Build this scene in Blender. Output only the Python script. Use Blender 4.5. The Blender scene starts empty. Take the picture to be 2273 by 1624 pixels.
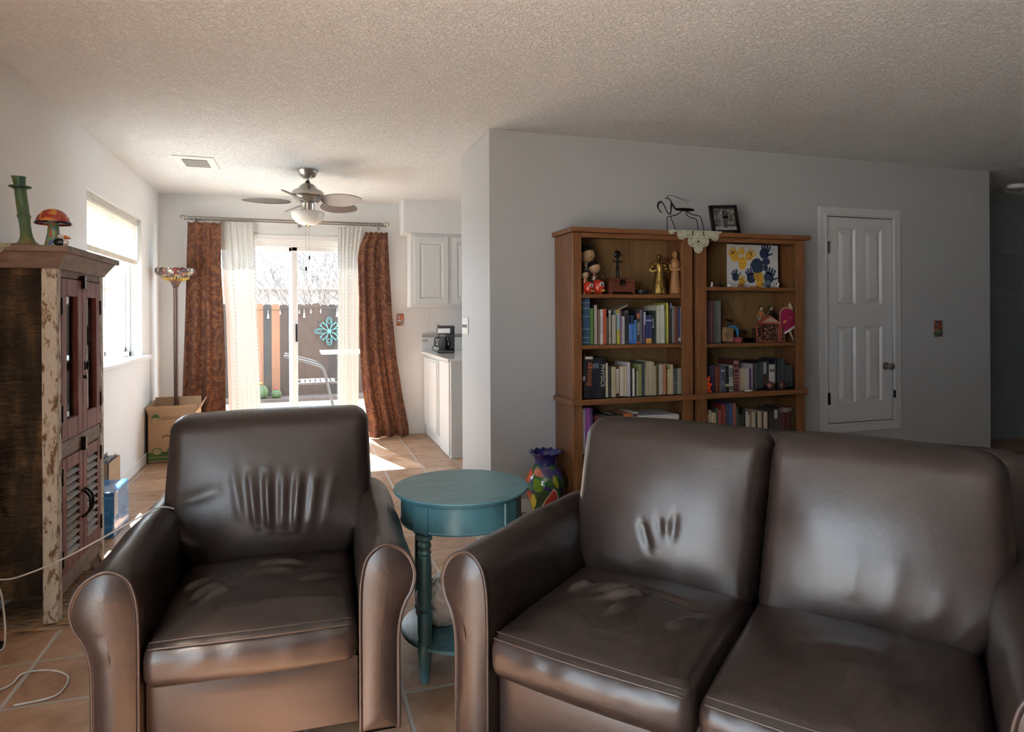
import bpy, math, random
from math import sin, cos, pi, radians as R
from mathutils import Vector, Matrix, noise
random.seed(7)
S = bpy.context.scene
COL = S.collection

# ---------------------------------------------------------------- camera
F, CX, CY, TH, ROLL, EYE = 1450.0, 1136.5, 696.7, math.atan2(466.5, 1450.0), R(0.3), 1.27
cd = bpy.data.cameras.new('camera')
cam = bpy.data.objects.new('camera', cd)
COL.objects.link(cam)
cd.sensor_fit = 'HORIZONTAL'; cd.sensor_width = 36.0; cd.lens = F / 2273 * 36
cd.shift_y = -(812 - CY) / 2273; cd.clip_start = 0.02; cd.clip_end = 300
cam.location = (0, 0, EYE)
cam.rotation_euler = (Matrix.Rotation(-TH, 4, 'Z') @ Matrix.Rotation(pi / 2, 4, 'X') @ Matrix.Rotation(-ROLL, 4, 'Z')).to_euler()
S.camera = cam

# ---------------------------------------------------------------- world, sun, exposure
S.view_settings.view_transform = 'Standard'
S.view_settings.look = 'None'
S.view_settings.gamma = 1.0
S.view_settings.use_curve_mapping = False
S.view_settings.exposure = 0.38
W = bpy.data.worlds.new('sky'); S.world = W; W.use_nodes = True
wb = W.node_tree.nodes['Background']
wb.inputs[0].default_value = (0.74, 0.88, 1.0, 1); wb.inputs[1].default_value = 8.6
sl = bpy.data.lights.new('sun', 'SUN'); sl.energy = 50.0; sl.angle = R(0.6); sl.color = (1.0, 0.95, 0.88)
sun = bpy.data.objects.new('sun', sl); COL.objects.link(sun)
sdir = Vector((0.30, -1.0, -1.17)).normalized()
sun.rotation_euler = sdir.to_track_quat('-Z', 'Y').to_euler()

def portal(name, loc, rot, sx, sy):
    l = bpy.data.lights.new(name, 'AREA'); l.shape = 'RECTANGLE'; l.size = sx; l.size_y = sy
    l.cycles.is_portal = True
    o = bpy.data.objects.new(name, l); COL.objects.link(o); o.location = loc; o.rotation_euler = rot
portal('portal_back', (-0.14, 7.12, 1.0), (R(-90), 0, 0), 1.9, 2.1)
portal('portal_side', (-1.46, 5.5, 1.5), (0, R(-90), 0), 1.3, 1.6)
portal('portal_front_side', (-1.46, -0.25, 1.1), (0, R(-90), 0), 2.1, 2.5)
# warm glow: lamp added outside for reflected sun, reaching in through the near side window
al = bpy.data.lights.new('warm_glow_lamp', 'AREA'); al.shape = 'RECTANGLE'; al.size = 1.0; al.size_y = 0.8
al.energy = 420.0; al.color = (1.0, 0.83, 0.68); al.spread = R(34)
ao = bpy.data.objects.new('warm_glow_lamp', al); COL.objects.link(ao)
ao.location = (-4.9, -2.1, 6.7)
ao.rotation_euler = (Vector((0.3, 1.9, 0.4)) - Vector(ao.location)).to_track_quat('-Z', 'Y').to_euler()

# ---------------------------------------------------------------- helpers
def ray(px, py):
    u = (px - CX) / F; v = -(py - CY) / F
    x = u * cos(ROLL) + v * sin(ROLL); z = -u * sin(ROLL) + v * cos(ROLL)
    return (x * cos(TH) + sin(TH), -x * sin(TH) + cos(TH), z)
def at(px, py, X=None, Y=None, Z=None):
    """the point of a world plane that a measured spot of the photograph shows"""
    d = ray(px, py)
    t = X / d[0] if X is not None else (Y / d[1] if Y is not None else (Z - EYE) / d[2])
    return Vector((d[0] * t, d[1] * t, EYE + d[2] * t))

class MB:
    def __init__(s): s.v = []; s.f = []; s.m = []; s.uv = None
    def add(s, vs, fs, mi=0):
        b = len(s.v); s.v += [tuple(p) for p in vs]
        s.f += [tuple(i + b for i in f) for f in fs]; s.m += [mi] * len(fs); return s
    def box(s, x0, y0, z0, x1, y1, z1, mi=0, rot=None, piv=None):
        vs = [Vector((x, y, z)) for z in (z0, z1) for y in (y0, y1) for x in (x0, x1)]
        if rot is not None:
            pv = Vector(piv) if piv else Vector(((x0 + x1) / 2, (y0 + y1) / 2, (z0 + z1) / 2))
            vs = [rot @ (p - pv) + pv for p in vs]
        return s.add(vs, [(0, 2, 3, 1), (4, 5, 7, 6), (0, 1, 5, 4), (2, 6, 7, 3), (0, 4, 6, 2), (1, 3, 7, 5)], mi)
    def tube(s, pts, r, n=8, mi=0, closed=False, caps=True):
        pts = [Vector(p) for p in pts]; N = len(pts)
        rs = r if isinstance(r, (list, tuple)) else [r] * N
        b = len(s.v); up = None; vs = []
        for i, p in enumerate(pts):
            if closed: t = pts[(i + 1) % N] - pts[i - 1]
            else: t = pts[min(i + 1, N - 1)] - pts[max(i - 1, 0)]
            if t.length < 1e-9: t = Vector((0, 0, 1))
            t.normalize()
            if up is None: up = Vector((0, 0, 1)) if abs(t.z) < 0.9 else Vector((1, 0, 0))
            a = up - t * up.dot(t)
            if a.length < 1e-4:
                a = t.orthogonal()
            a.normalize(); c = t.cross(a); up = a
            for k in range(n):
                g = 2 * pi * k / n
                vs.append(p + (a * cos(g) + c * sin(g)) * rs[i])
        fs = []
        for i in range(N if closed else N - 1):
            j = (i + 1) % N
            for k in range(n):
                l = (k + 1) % n
                fs.append((i * n + k, i * n + l, j * n + l, j * n + k))
        if caps and not closed:
            fs.append(tuple(range(n - 1, -1, -1))); fs.append(tuple((N - 1) * n + k for k in range(n)))
        return s.add(vs, fs, mi)
    def lathe(s, prof, n=24, c=(0, 0, 0), mi=0, cap=True, fn=None):
        vs = []
        for (r, z) in prof:
            for k in range(n):
                g = 2 * pi * k / n
                p = Vector((c[0] + r * cos(g), c[1] + r * sin(g), c[2] + z))
                if fn: p = fn(p, g, r, z)
                vs.append(p)
        fs = []
        for i in range(len(prof) - 1):
            for k in range(n):
                l = (k + 1) % n
                fs.append((i * n + k, i * n + l, (i + 1) * n + l, (i + 1) * n + k))
        if cap:
            fs.append(tuple(range(n - 1, -1, -1))); fs.append(tuple((len(prof) - 1) * n + k for k in range(n)))
        return s.add(vs, fs, mi)
    def ball(s, c, r, n=12, mi=0, sc=(1, 1, 1)):
        m = max(4, n // 2 + 1)
        vs = [Vector((c[0], c[1], c[2] - r * sc[2]))]
        for i in range(1, m):
            a = -pi / 2 + pi * i / m
            for k in range(n):
                g = 2 * pi * k / n
                vs.append(Vector((c[0] + r * sc[0] * cos(a) * cos(g), c[1] + r * sc[1] * cos(a) * sin(g), c[2] + r * sc[2] * sin(a))))
        vs.append(Vector((c[0], c[1], c[2] + r * sc[2])))
        fs = [(0, 1 + (k + 1) % n, 1 + k) for k in range(n)]
        for i in range(m - 2):
            for k in range(n):
                l = (k + 1) % n
                fs.append((1 + i * n + k, 1 + i * n + l, 1 + (i + 1) * n + l, 1 + (i + 1) * n + k))
        e = len(vs) - 1; o = 1 + (m - 2) * n
        fs += [(o + k, o + (k + 1) % n, e) for k in range(n)]
        return s.add(vs, fs, mi)
    def prism(s, poly, a, b, axis='Y', mi=0):
        def P(u, v, w):
            return {'Y': (u, w, v), 'X': (w, u, v), 'Z': (u, v, w)}[axis]
        n = len(poly); vs = [P(u, v, a) for u, v in poly] + [P(u, v, b) for u, v in poly]
        fs = [tuple(range(n)), tuple(range(2 * n - 1, n - 1, -1))] + [(i, i + n, (i + 1) % n + n, (i + 1) % n) for i in range(n)]
        return s.add(vs, fs, mi)
    def grid(s, fn, nu, nv, mi=0):
        vs = [fn(i / nu, j / nv) for j in range(nv + 1) for i in range(nu + 1)]
        fs = [(j * (nu + 1) + i, j * (nu + 1) + i + 1, (j + 1) * (nu + 1) + i + 1, (j + 1) * (nu + 1) + i) for j in range(nv) for i in range(nu)]
        return s.add(vs, fs, mi)
    def build(s, name, mat, parent=None, smooth=False, bevel=0, solid=0, subs=0, seg=2, weld=0):
        me = bpy.data.meshes.new(name); me.from_pydata(s.v, [], s.f)
        for m in (mat if isinstance(mat, (list, tuple)) else [mat]): me.materials.append(m)
        for p, mi in zip(me.polygons, s.m): p.material_index = mi
        me.validate(); me.update()
        import bmesh
        bm = bmesh.new(); bm.from_mesh(me)
        if weld: bmesh.ops.remove_doubles(bm, verts=bm.verts, dist=weld); bmesh.ops.dissolve_degenerate(bm, dist=weld, edges=bm.edges)
        bmesh.ops.recalc_face_normals(bm, faces=bm.faces); bm.to_mesh(me); bm.free()
        if smooth:
            for p in me.polygons: p.use_smooth = True
            if smooth != True:
                try: me.set_sharp_from_angle(angle=R(smooth))
                except Exception: pass
        o = bpy.data.objects.new(name, me); COL.objects.link(o)
        if parent: o.parent = parent
        if solid:
            m = o.modifiers.new('solid', 'SOLIDIFY'); m.thickness = solid; m.offset = 0
        if bevel:
            m = o.modifiers.new('bevel', 'BEVEL'); m.width = bevel; m.segments = seg; m.limit_method = 'ANGLE'; m.angle_limit = R(40)
        if subs:
            m = o.modifiers.new('subs', 'SUBSURF'); m.levels = subs; m.render_levels = subs
        return o

def tag(o, label, cat, group=None):
    o['label'] = label; o['category'] = cat
    if group: o['group'] = group
    return o
def thing(name, label, cat, loc=(0, 0, 0), rz=0, group=None):
    o = bpy.data.objects.new(name, None); COL.objects.link(o)
    o.location = loc; o.rotation_euler = (0, 0, rz); o.empty_display_size = .05
    return tag(o, label, cat, group)
def struct(name, mb, m, parent=None, **k):
    o = mb.build(name, m, parent, **k)
    if not parent: o['kind'] = 'structure'
    return o
def recenter(o):
    """put a single-mesh thing's origin at its base centre"""
    vs = [v.co for v in o.data.vertices]
    c = Vector(((min(v.x for v in vs) + max(v.x for v in vs)) / 2, (min(v.y for v in vs) + max(v.y for v in vs)) / 2, min(v.z for v in vs)))
    for v in o.data.vertices: v.co -= c
    o.location = c
    return o
def cat_pts(pts, n=8, closed=False):
    """Catmull-Rom through pts"""
    P = [Vector(p) for p in pts]; out = []; N = len(P)
    for i in range(N if closed else N - 1):
        a = P[i - 1] if (closed or i > 0) else P[0]; b = P[i]
        c = P[(i + 1) % N]; d = P[(i + 2) % N] if closed else P[min(i + 2, N - 1)]
        for k in range(n):
            t = k / n
            out.append(0.5 * ((2 * b) + (c - a) * t + (2 * a - 5 * b + 4 * c - d) * t * t + (3 * b - a - 3 * c + d) * t ** 3))
    if not closed: out.append(P[-1])
    return out

# ---------------------------------------------------------------- materials
def newmat(name):
    m = bpy.data.materials.new(name); m.use_nodes = True; nt = m.node_tree
    return m, nt, nt.nodes['Principled BSDF']
def node(nt, t, **k):
    n = nt.nodes.new(t)
    for a, b in k.items():
        if a == 'ins':
            for i, v in b.items(): n.inputs[i].default_value = v
        else: setattr(n, a, b)
    return n
def c4(c): return (c[0], c[1], c[2], 1)
def coords(nt, sc=(1, 1, 1), rot=(0, 0, 0), kind='Object'):
    tc = node(nt, 'ShaderNodeTexCoord'); mp = node(nt, 'ShaderNodeMapping')
    mp.inputs['Scale'].default_value = sc; mp.inputs['Rotation'].default_value = rot
    nt.links.new(tc.outputs[kind], mp.inputs[0]); return mp.outputs[0]
def ramp(nt, fac, stops, interp='LINEAR'):
    r = node(nt, 'ShaderNodeValToRGB'); r.color_ramp.interpolation = interp; e = r.color_ramp.elements
    while len(e) < len(stops): e.new(0.5)
    for el, (p, c) in zip(e, stops): el.position = p; el.color = c4(c)
    nt.links.new(fac, r.inputs[0]); return r.outputs[0]
def bump(nt, bs, h, strength=.3, dist=.01, prev=None):
    b = node(nt, 'ShaderNodeBump'); b.inputs['Strength'].default_value = strength; b.inputs['Distance'].default_value = dist
    nt.links.new(h, b.inputs['Height'])
    if prev: nt.links.new(prev, b.inputs['Normal'])
    nt.links.new(b.outputs[0], bs.inputs['Normal']); return b.outputs[0]
_cache = {}
def plain(name, col, rough=.6, metal=0, var=.12, scale=30, bmp=.05, coat=0, spec=.5, emit=None):
    key = (name, tuple(col), rough, metal)
    if key in _cache: return _cache[key]
    m, nt, bs = newmat(name)
    bs.inputs['Roughness'].default_value = rough; bs.inputs['Metallic'].default_value = metal
    bs.inputs['Specular IOR Level'].default_value = spec
    if coat: bs.inputs['Coat Weight'].default_value = coat; bs.inputs['Coat Roughness'].default_value = .08
    n = node(nt, 'ShaderNodeTexNoise', ins={'Scale': scale, 'Detail': 4}); nt.links.new(coords(nt), n.inputs[0])
    c = ramp(nt, n.outputs['Fac'], [(.3, [max(0, x * (1 - var)) for x in col]), (.7, [min(1, x * (1 + var)) for x in col])])
    nt.links.new(c, bs.inputs['Base Color'])
    if bmp: bump(nt, bs, n.outputs['Fac'], bmp, .003)
    if emit: bs.inputs['Emission Color'].default_value = c4(emit[0]); bs.inputs['Emission Strength'].default_value = emit[1]
    _cache[key] = m; return m
def streaky(name, stops, sc=(2, 2, 30), rough=.6, bmp=.25, nscale=3, detail=6, rot=(0, 0, 0), distort=.6, dist=.004, coat=0):
    m, nt, bs = newmat(name); bs.inputs['Roughness'].default_value = rough
    if coat: bs.inputs['Coat Weight'].default_value = coat; bs.inputs['Coat Roughness'].default_value = .25
    n = node(nt, 'ShaderNodeTexNoise', ins={'Scale': nscale, 'Detail': detail, 'Distortion': distort, 'Roughness': .65})
    nt.links.new(coords(nt, sc, rot), n.inputs[0])
    nt.links.new(ramp(nt, n.outputs['Fac'], stops), bs.inputs['Base Color'])
    bump(nt, bs, n.outputs['Fac'], bmp, dist)
    return m

def wallmat(name, col, s=55, st=.25):
    m, nt, bs = newmat(name); bs.inputs['Roughness'].default_value = .55; bs.inputs['Base Color'].default_value = c4(col)
    n = node(nt, 'ShaderNodeTexNoise', ins={'Scale': s, 'Detail': 3, 'Roughness': .5}); nt.links.new(coords(nt), n.inputs[0])
    bump(nt, bs, n.outputs['Fac'], st, .006); return m
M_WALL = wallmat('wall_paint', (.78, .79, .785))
M_WALL2 = wallmat('shade_darkened_wall_paint', (.465, .475, .48))  # white wall paint darkened, putting the dim right side into the colour
M_WALL3 = wallmat('shade_darkened_hall_paint', (.24, .25, .26))  # wall white darkened into shade; also cuts bounce from the unseen walls
M_TRIM = plain('white_trim_paint', (.80, .80, .79), .4, var=.01, bmp=0)
M_TRIM2 = plain('shade_darkened_door_paint', (.60, .60, .595), .4, var=.01, bmp=0)  # white trim with shade put into its colour, to suit the darkened wall
def ceilmat():
    m, nt, bs = newmat('knockdown_ceiling'); bs.inputs['Roughness'].default_value = .75; bs.inputs['Base Color'].default_value = (.85, .875, .875, 1)
    co = coords(nt)
    n = node(nt, 'ShaderNodeTexNoise', ins={'Scale': 46, 'Detail': 5, 'Roughness': .55, 'Distortion': 1.2}); nt.links.new(co, n.inputs[0])
    r = ramp(nt, n.outputs['Fac'], [(.44, (0, 0, 0)), (.55, (1, 1, 1))])
    n2 = node(nt, 'ShaderNodeTexNoise', ins={'Scale': 140, 'Detail': 2}); nt.links.new(co, n2.inputs[0])
    p = bump(nt, bs, r, .8, .007); bump(nt, bs, n2.outputs['Fac'], .15, .003, p); return m
M_CEIL = ceilmat()
def tilemat():
    m, nt, bs = newmat('terracotta_tile'); bs.inputs['Roughness'].default_value = .38
    tc = node(nt, 'ShaderNodeTexCoord'); mp = node(nt, 'ShaderNodeMapping')
    mp.inputs['Location'].default_value = (-.0055, -.006, 0)
    nt.links.new(tc.outputs['Object'], mp.inputs[0]); co = mp.outputs[0]
    b = node(nt, 'ShaderNodeTexBrick', ins={'Scale': 1.0, 'Mortar Size': .008, 'Mortar Smooth': .3, 'Brick Width': .3135, 'Row Height': .3135, 'Bias': 0.0})
    b.offset = 0; b.squash = 1
    b.inputs['Color1'].default_value = (0.30, .30, .30, 1); b.inputs['Color2'].default_value = (.8, .8, .8, 1); b.inputs['Mortar'].default_value = (0, 0, 0, 1)
    nt.links.new(co, b.inputs[0])
    n = node(nt, 'ShaderNodeTexNoise', ins={'Scale': 7, 'Detail': 6, 'Distortion': .8, 'Roughness': .65}); nt.links.new(co, n.inputs[0])
    tone = ramp(nt, n.outputs['Fac'], [(.25, (.24, .120, .066)), (.5, (.37, .215, .130)), (.75, (.48, .315, .21))])
    mx = node(nt, 'ShaderNodeMix', data_type='RGBA', blend_type='SOFT_LIGHT', ins={0: .5})
    nt.links.new(tone, mx.inputs['A']); nt.links.new(b.outputs['Color'], mx.inputs['B'])
    mg = node(nt, 'ShaderNodeMix', data_type='RGBA'); nt.links.new(b.outputs['Fac'], mg.inputs[0])
    nt.links.new(mx.outputs['Result'], mg.inputs['A']); mg.inputs['B'].default_value = (.42, .385, .34, 1)
    nt.links.new(mg.outputs['Result'], bs.inputs['Base Color'])
    iv = node(nt, 'ShaderNodeMath', operation='SUBTRACT', ins={0: 1.0}); nt.links.new(b.outputs['Fac'], iv.inputs[1])
    p = bump(nt, bs, iv.outputs[0], .6, .003); bump(nt, bs, n.outputs['Fac'], .12, .004, p); return m
M_TILE = tilemat()
def leather():
    m, nt, bs = newmat('dark_brown_leather'); bs.inputs['Roughness'].default_value = .33
    bs.inputs['Specular IOR Level'].default_value = .55
    co = coords(nt)
    n = node(nt, 'ShaderNodeTexNoise', ins={'Scale': 5, 'Detail': 5}); nt.links.new(co, n.inputs[0])
    nt.links.new(ramp(nt, n.outputs['Fac'], [(.3, (.021, .0135, .0115)), (.7, (.032, .0205, .017))]), bs.inputs['Base Color'])
    rr = node(nt, 'ShaderNodeMapRange', ins={3: .28, 4: .42}); nt.links.new(n.outputs['Fac'], rr.inputs[0]); nt.links.new(rr.outputs[0], bs.inputs['Roughness'])
    v = node(nt, 'ShaderNodeTexVoronoi', ins={'Scale': 420}); nt.links.new(co, v.inputs[0])
    n2 = node(nt, 'ShaderNodeTexNoise', ins={'Scale': 16, 'Detail': 6, 'Distortion': 1.0}); nt.links.new(co, n2.inputs[0])
    p = bump(nt, bs, v.outputs['Distance'], .10, .0015); bump(nt, bs, n2.outputs['Fac'], .16, .004, p); return m
M_LEA = leather()
M_PIPE = plain('leather_piping', (.045, .030, .025), .4)
M_DARK = plain('dark_plastic', (.012, .012, .013), .3)
M_BCASE = streaky('honey_pine', [(.2, (.085, .030, .010)), (.5, (.185, .075, .026)), (.8, (.26, .115, .042))], (14, 14, 1.2), .42, .12, coat=.15)
M_BCH = streaky('honey_pine_board', [(.2, (.085, .030, .010)), (.5, (.185, .075, .026)), (.8, (.26, .115, .042))], (1.2, 14, 14), .42, .12, coat=.15)
M_BACK = streaky('shelf_plywood_back', [(.2, (.17, .095, .034)), (.8, (.28, .165, .065))], (9, 9, 1), .5, .05)
M_TEAL = streaky('teal_painted_wood', [(.2, (.035, .095, .115)), (.5, (.060, .165, .195)), (.85, (.095, .22, .25))], (3, 14, 3), .38, .12, nscale=2, coat=.2)
M_NICK = plain('brushed_nickel', (.50, .47, .42), .28, 1, .05, 60)
M_STEEL = plain('dark_steel', (.05, .045, .045), .4, .8)
M_IRON = plain('black_iron', (.018, .015, .013), .45, .6)
M_WHITE = plain('white_plastic', (.78, .77, .74), .35, bmp=0, var=.02)
M_CAB = plain('white_cabinet_paint', (.73, .75, .74), .35, bmp=0, var=.02)
M_CARD = streaky('cardboard', [(.2, (.40, .255, .145)), (.8, (.50, .33, .20))], (1, 1, 25), .8, .05)
M_PAGES = streaky('paper_pages', [(.2, (.52, .45, .33)), (.8, (.68, .61, .48))], (60, 2, 2), .8, .1)
def glass(name='window_glass', tint=(1, 1, 1), g=.06):
    m, nt, bs = newmat(name); nt.nodes.remove(bs)
    out = nt.nodes['Material Output']
    t = node(nt, 'ShaderNodeBsdfTransparent'); t.inputs[0].default_value = c4(tint)
    gl = node(nt, 'ShaderNodeBsdfGlossy'); gl.inputs['Roughness'].default_value = .02
    fr = node(nt, 'ShaderNodeFresnel'); fr.inputs[0].default_value = 1.35
    ge = node(nt, 'ShaderNodeNewGeometry'); inv = node(nt, 'ShaderNodeMath', operation='SUBTRACT', ins={0: 1.0}); nt.links.new(ge.outputs['Backfacing'], inv.inputs[1])
    mu = node(nt, 'ShaderNodeMath', operation='MULTIPLY'); nt.links.new(fr.outputs[0], mu.inputs[0]); nt.links.new(inv.outputs[0], mu.inputs[1])
    mx = node(nt, 'ShaderNodeMixShader'); nt.links.new(mu.outputs[0], mx.inputs[0])
    nt.links.new(t.outputs[0], mx.inputs[1]); nt.links.new(gl.outputs[0], mx.inputs[2]); nt.links.new(mx.outputs[0], out.inputs[0])
    return m
M_GLASS = glass()
def sheer(name, transp, col=(.9, .9, .88), tl_mix=.45):
    m, nt, bs = newmat(name); nt.nodes.remove(bs); out = nt.nodes['Material Output']
    t = node(nt, 'ShaderNodeBsdfTransparent')
    d = node(nt, 'ShaderNodeBsdfDiffuse'); d.inputs[0].default_value = c4(col)
    tl = node(nt, 'ShaderNodeBsdfTranslucent'); tl.inputs[0].default_value = c4(col)
    a = node(nt, 'ShaderNodeMixShader'); a.inputs[0].default_value = tl_mix
    nt.links.new(d.outputs[0], a.inputs[1]); nt.links.new(tl.outputs[0], a.inputs[2])
    b = node(nt, 'ShaderNodeMixShader'); b.inputs[0].default_value = 1 - transp
    nt.links.new(t.outputs[0], b.inputs[1]); nt.links.new(a.outputs[0], b.inputs[2]); nt.links.new(b.outputs[0], out.inputs[0])
    return m
M_SHEER = sheer('sheer_voile', .035, (.62, .63, .60), .035)
M_SHADE = sheer('cellular_shade', .0, (.80, .76, .68), .16)
def drape():
    m, nt, bs = newmat('brown_paisley_velvet'); bs.inputs['Roughness'].default_value = .75
    bs.inputs['Sheen Weight'].default_value = .25; bs.inputs['Sheen Tint'].default_value = (.7, .35, .2, 1)
    co = coords(nt, (1, 1, 1))
    n = node(nt, 'ShaderNodeTexNoise', ins={'Scale': 3.2, 'Detail': 2, 'Distortion': 2.2}); nt.links.new(co, n.inputs[0])
    v = node(nt, 'ShaderNodeVectorMath', operation='ADD'); sc = node(nt, 'ShaderNodeVectorMath', operation='SCALE'); sc.inputs['Scale'].default_value = .35
    nt.links.new(n.outputs['Color'], sc.inputs[0]); nt.links.new(co, v.inputs[0]); nt.links.new(sc.outputs[0], v.inputs[1])
    w = node(nt, 'ShaderNodeTexWave', wave_type='RINGS', ins={'Scale': 5, 'Distortion': 5.5, 'Detail': 4, 'Detail Scale': 1.2}); nt.links.new(v.outputs[0], w.inputs[0])
    nt.links.new(ramp(nt, w.outputs['Fac'], [(.2, (.085, .028, .014)), (.6, (.13, .045, .020)), (.9, (.19, .075, .030))]), bs.inputs['Base Color'])
    bump(nt, bs, w.outputs['Fac'], .2, .003); return m
M_DRAPE = drape()

# ================================================================ THE SETTING
CE = 2.44; XL = -1.293; YB = 6.95; YW = 3.97; YK = 4.73; XC = 1.131; YR = -2.6
# floor and ceiling
struct('floor', MB().box(-1.45, -2.75, -.08, 9.2, 7.10, 0), M_TILE)
struct('ceiling', MB().box(-1.45, -2.75, CE, 9.2, 7.10, CE + .12), M_CEIL)
# left wall with window opening Y 4.76..6.25, z .93..2.085
wy0, wy1, wz0, wz1 = 4.76, 6.24, .93, 2.085
XO = XL - .15
mb = MB(); mb.box(XO, -2.75, 0, XL, -1.4, CE); mb.box(XO, .95, 0, XL, wy0, CE); mb.box(XO, -1.4, wz1, XL, .95, CE); mb.box(XO, wy1, 0, XL, 7.10, CE)
mb.box(XO, wy0, 0, XL, wy1, wz0); mb.box(XO, wy0, wz1, XL, wy1, CE); struct('wall_left', mb, M_WALL)
# back wall with sliding-door opening
dx0, dx1, dz1 = -1.02, .80, 2.02
mb = MB(); mb.box(XL, YB, 0, dx0, 7.10, CE); mb.box(dx1, YB, 0, 9.2, 7.10, CE); mb.box(dx0, YB, dz1, dx1, 7.10, CE); struct('wall_back', mb, M_WALL)
# block behind the bookcases (closet) with hatch recess
hx0, hx1, hz0, hz1 = 3.765, 4.42, .425, 2.00
mb = MB(); X2 = 5.47
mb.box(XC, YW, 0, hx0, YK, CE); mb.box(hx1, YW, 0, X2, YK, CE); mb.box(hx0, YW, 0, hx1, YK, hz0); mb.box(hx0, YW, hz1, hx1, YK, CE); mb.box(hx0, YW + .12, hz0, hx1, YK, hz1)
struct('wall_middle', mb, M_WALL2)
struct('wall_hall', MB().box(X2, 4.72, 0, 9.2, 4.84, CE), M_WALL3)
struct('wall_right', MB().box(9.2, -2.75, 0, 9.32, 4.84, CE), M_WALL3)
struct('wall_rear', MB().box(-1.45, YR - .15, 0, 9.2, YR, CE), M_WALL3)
mb = MB(); q0_, q1_ = -1.4, .95
for y in (q0_, (q0_ + q1_) / 2 - .03, q1_ - .05): mb.box(XL - .14, y, .0, XL - .085, y + .05, wz1)
mb.box(XL - .14, q0_, 0, XL - .085, q1_, .05); mb.box(XL - .14, q0_, wz1 - .05, XL - .085, q1_, wz1)
rw = struct('window_2', mb, M_TRIM); struct('pane', MB().box(XL - .115, q0_ + .05, .05, XL - .111, q1_ - .05, wz1 - .05), M_GLASS, rw)
# baseboards
def baseb(name, x0, y0, x1, y1):
    struct(name, MB().box(x0, y0, 0, x1, y1, .085), M_TRIM, bevel=.004)
baseb('baseboard_left', XL, .97, XL + .014, YB)
mb = MB().box(XL + .014, YB - .014, 0, dx0 - .06, YB, .085).box(dx1 + .06, YB - .014, 0, 1.25, YB, .085); struct('baseboard_back', mb, M_TRIM, bevel=.004)
baseb('baseboard_middle', XC - .0, YW - .014, X2, YW)
baseb('baseboard_column', XC - .014, YW - .014, XC, YK)

# window_1 : left wall vinyl window
mb = MB(); xf0, xf1 = XL - .14, XL - .085
mb.box(xf0, wy0, wz0, xf1, wy0 + .045, wz1); mb.box(xf0, wy1 - .045, wz0, xf1, wy1, wz1)
mb.box(xf0, wy0, wz0, xf1, wy1, wz0 + .045); mb.box(xf0, wy0, wz1 - .045, xf1, wy1, wz1)
w1 = struct('window_1', mb, M_TRIM, bevel=.004)
mb = MB(); a, b = wy0 + .045, (wy0 + wy1) / 2
for (p, q, off) in ((a, b + .02, .008), (b - .02, wy1 - .045, -.012)):
    mm = MB(); x0 = xf0 + .02 + off; x1 = x0 + .022
    mm.box(x0, p, wz0 + .045, x1, p + .035, wz1 - .045); mm.box(x0, q - .035, wz0 + .045, x1, q, wz1 - .045)
    mm.box(x0, p, wz0 + .045, x1, q, wz0 + .08); mm.box(x0, p, wz1 - .08, x1, q, wz1 - .045)
    fr_ = struct('sash', mm, M_TRIM, w1, bevel=.003)
    struct('pane', MB().box(x0 + .009, p + .03, wz0 + .07, x0 + .013, q - .03, wz1 - .07), M_GLASS, fr_)
struct('window_sill', MB().box(XL - .085, wy0 - .03, wz0 - .03, XL + .055, wy1 + .12, wz0 + .004), M_TRIM, w1, bevel=.005)
# cellular shade, half lowered
sh = thing('cellular_shade', 'cream cellular shade half lowered over the left wall window', 'window shade', (XL - .05, (wy0 + wy1) / 2, wz1))
hw = (wy1 - wy0) / 2 - .012
MB().box(-.022, -hw, -.05, .022, hw, 0).build('headrail', plain('shade_rail', (.55, .53, .48), .5), sh, bevel=.004)
mb = MB(); zt, zb, npl = -.05, -.345, 17
def shf(s):
    def f(u, v):
        z = zt + (zb - zt) * v; k = v * npl
        return Vector((s * (.004 + .009 * abs(sin(pi * k))), -hw + 2 * hw * u, z))
    return f
mb.grid(shf(1), 1, npl * 4); mb.build('pleated_fabric', M_SHADE, sh)
MB().box(-.014, -hw, -.385, .014, hw, -.345).build('bottom_rail', plain('shade_bottom_rail', (.60, .54, .44), .5), sh, bevel=.004)

# door_1 : sliding glass door
mb = MB(); y0, y1 = 6.97, 7.08
mb.box(dx0, y0, 0, dx0 + .05, y1, dz1); mb.box(dx1 - .05, y0, 0, dx1, y1, dz1); mb.box(dx0, y0, dz1 - .06, dx1, y1, dz1); mb.box(dx0, y0, 0, dx1, y1, .03)
d1 = struct('door_1', mb, M_TRIM, bevel=.004)
def panel(x0, x1, yc, st=.06):
    m = MB(); m.box(x0, yc - .018, .03, x0 + st, yc + .018, dz1 - .06); m.box(x1 - st, yc - .018, .03, x1, yc + .018, dz1 - .06)
    m.box(x0, yc - .018, .03, x1, yc + .018, .12); m.box(x0, yc - .018, dz1 - .10, x1, yc + .018, dz1 - .06)
    f = struct('door_panel', m, M_TRIM, d1, bevel=.004)
    struct('pane', MB().box(x0 + st - .01, yc - .003, .11, x1 - st + .01, yc + .003, dz1 - .09), M_GLASS, f)
    return f
panel(dx0 + .05, -.055, 7.05, .07)
pr = panel(-.095, dx1 - .05, 7.0, .055)
struct('door_handle', MB().box(-.062, 6.958, 1.0, -.040, 6.984, 1.18), M_STEEL, pr, bevel=.004)
mb = MB(); t = .055
mb.box(dx0 - t, YB - .012, 0, dx0, YB, dz1 + t); mb.box(dx1, YB - .012, 0, dx1 + t, YB, dz1 + t); mb.box(dx0, YB - .012, dz1, dx1, YB, dz1 + t)
struct('door_casing', mb, M_TRIM, d1, bevel=.003)

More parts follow.
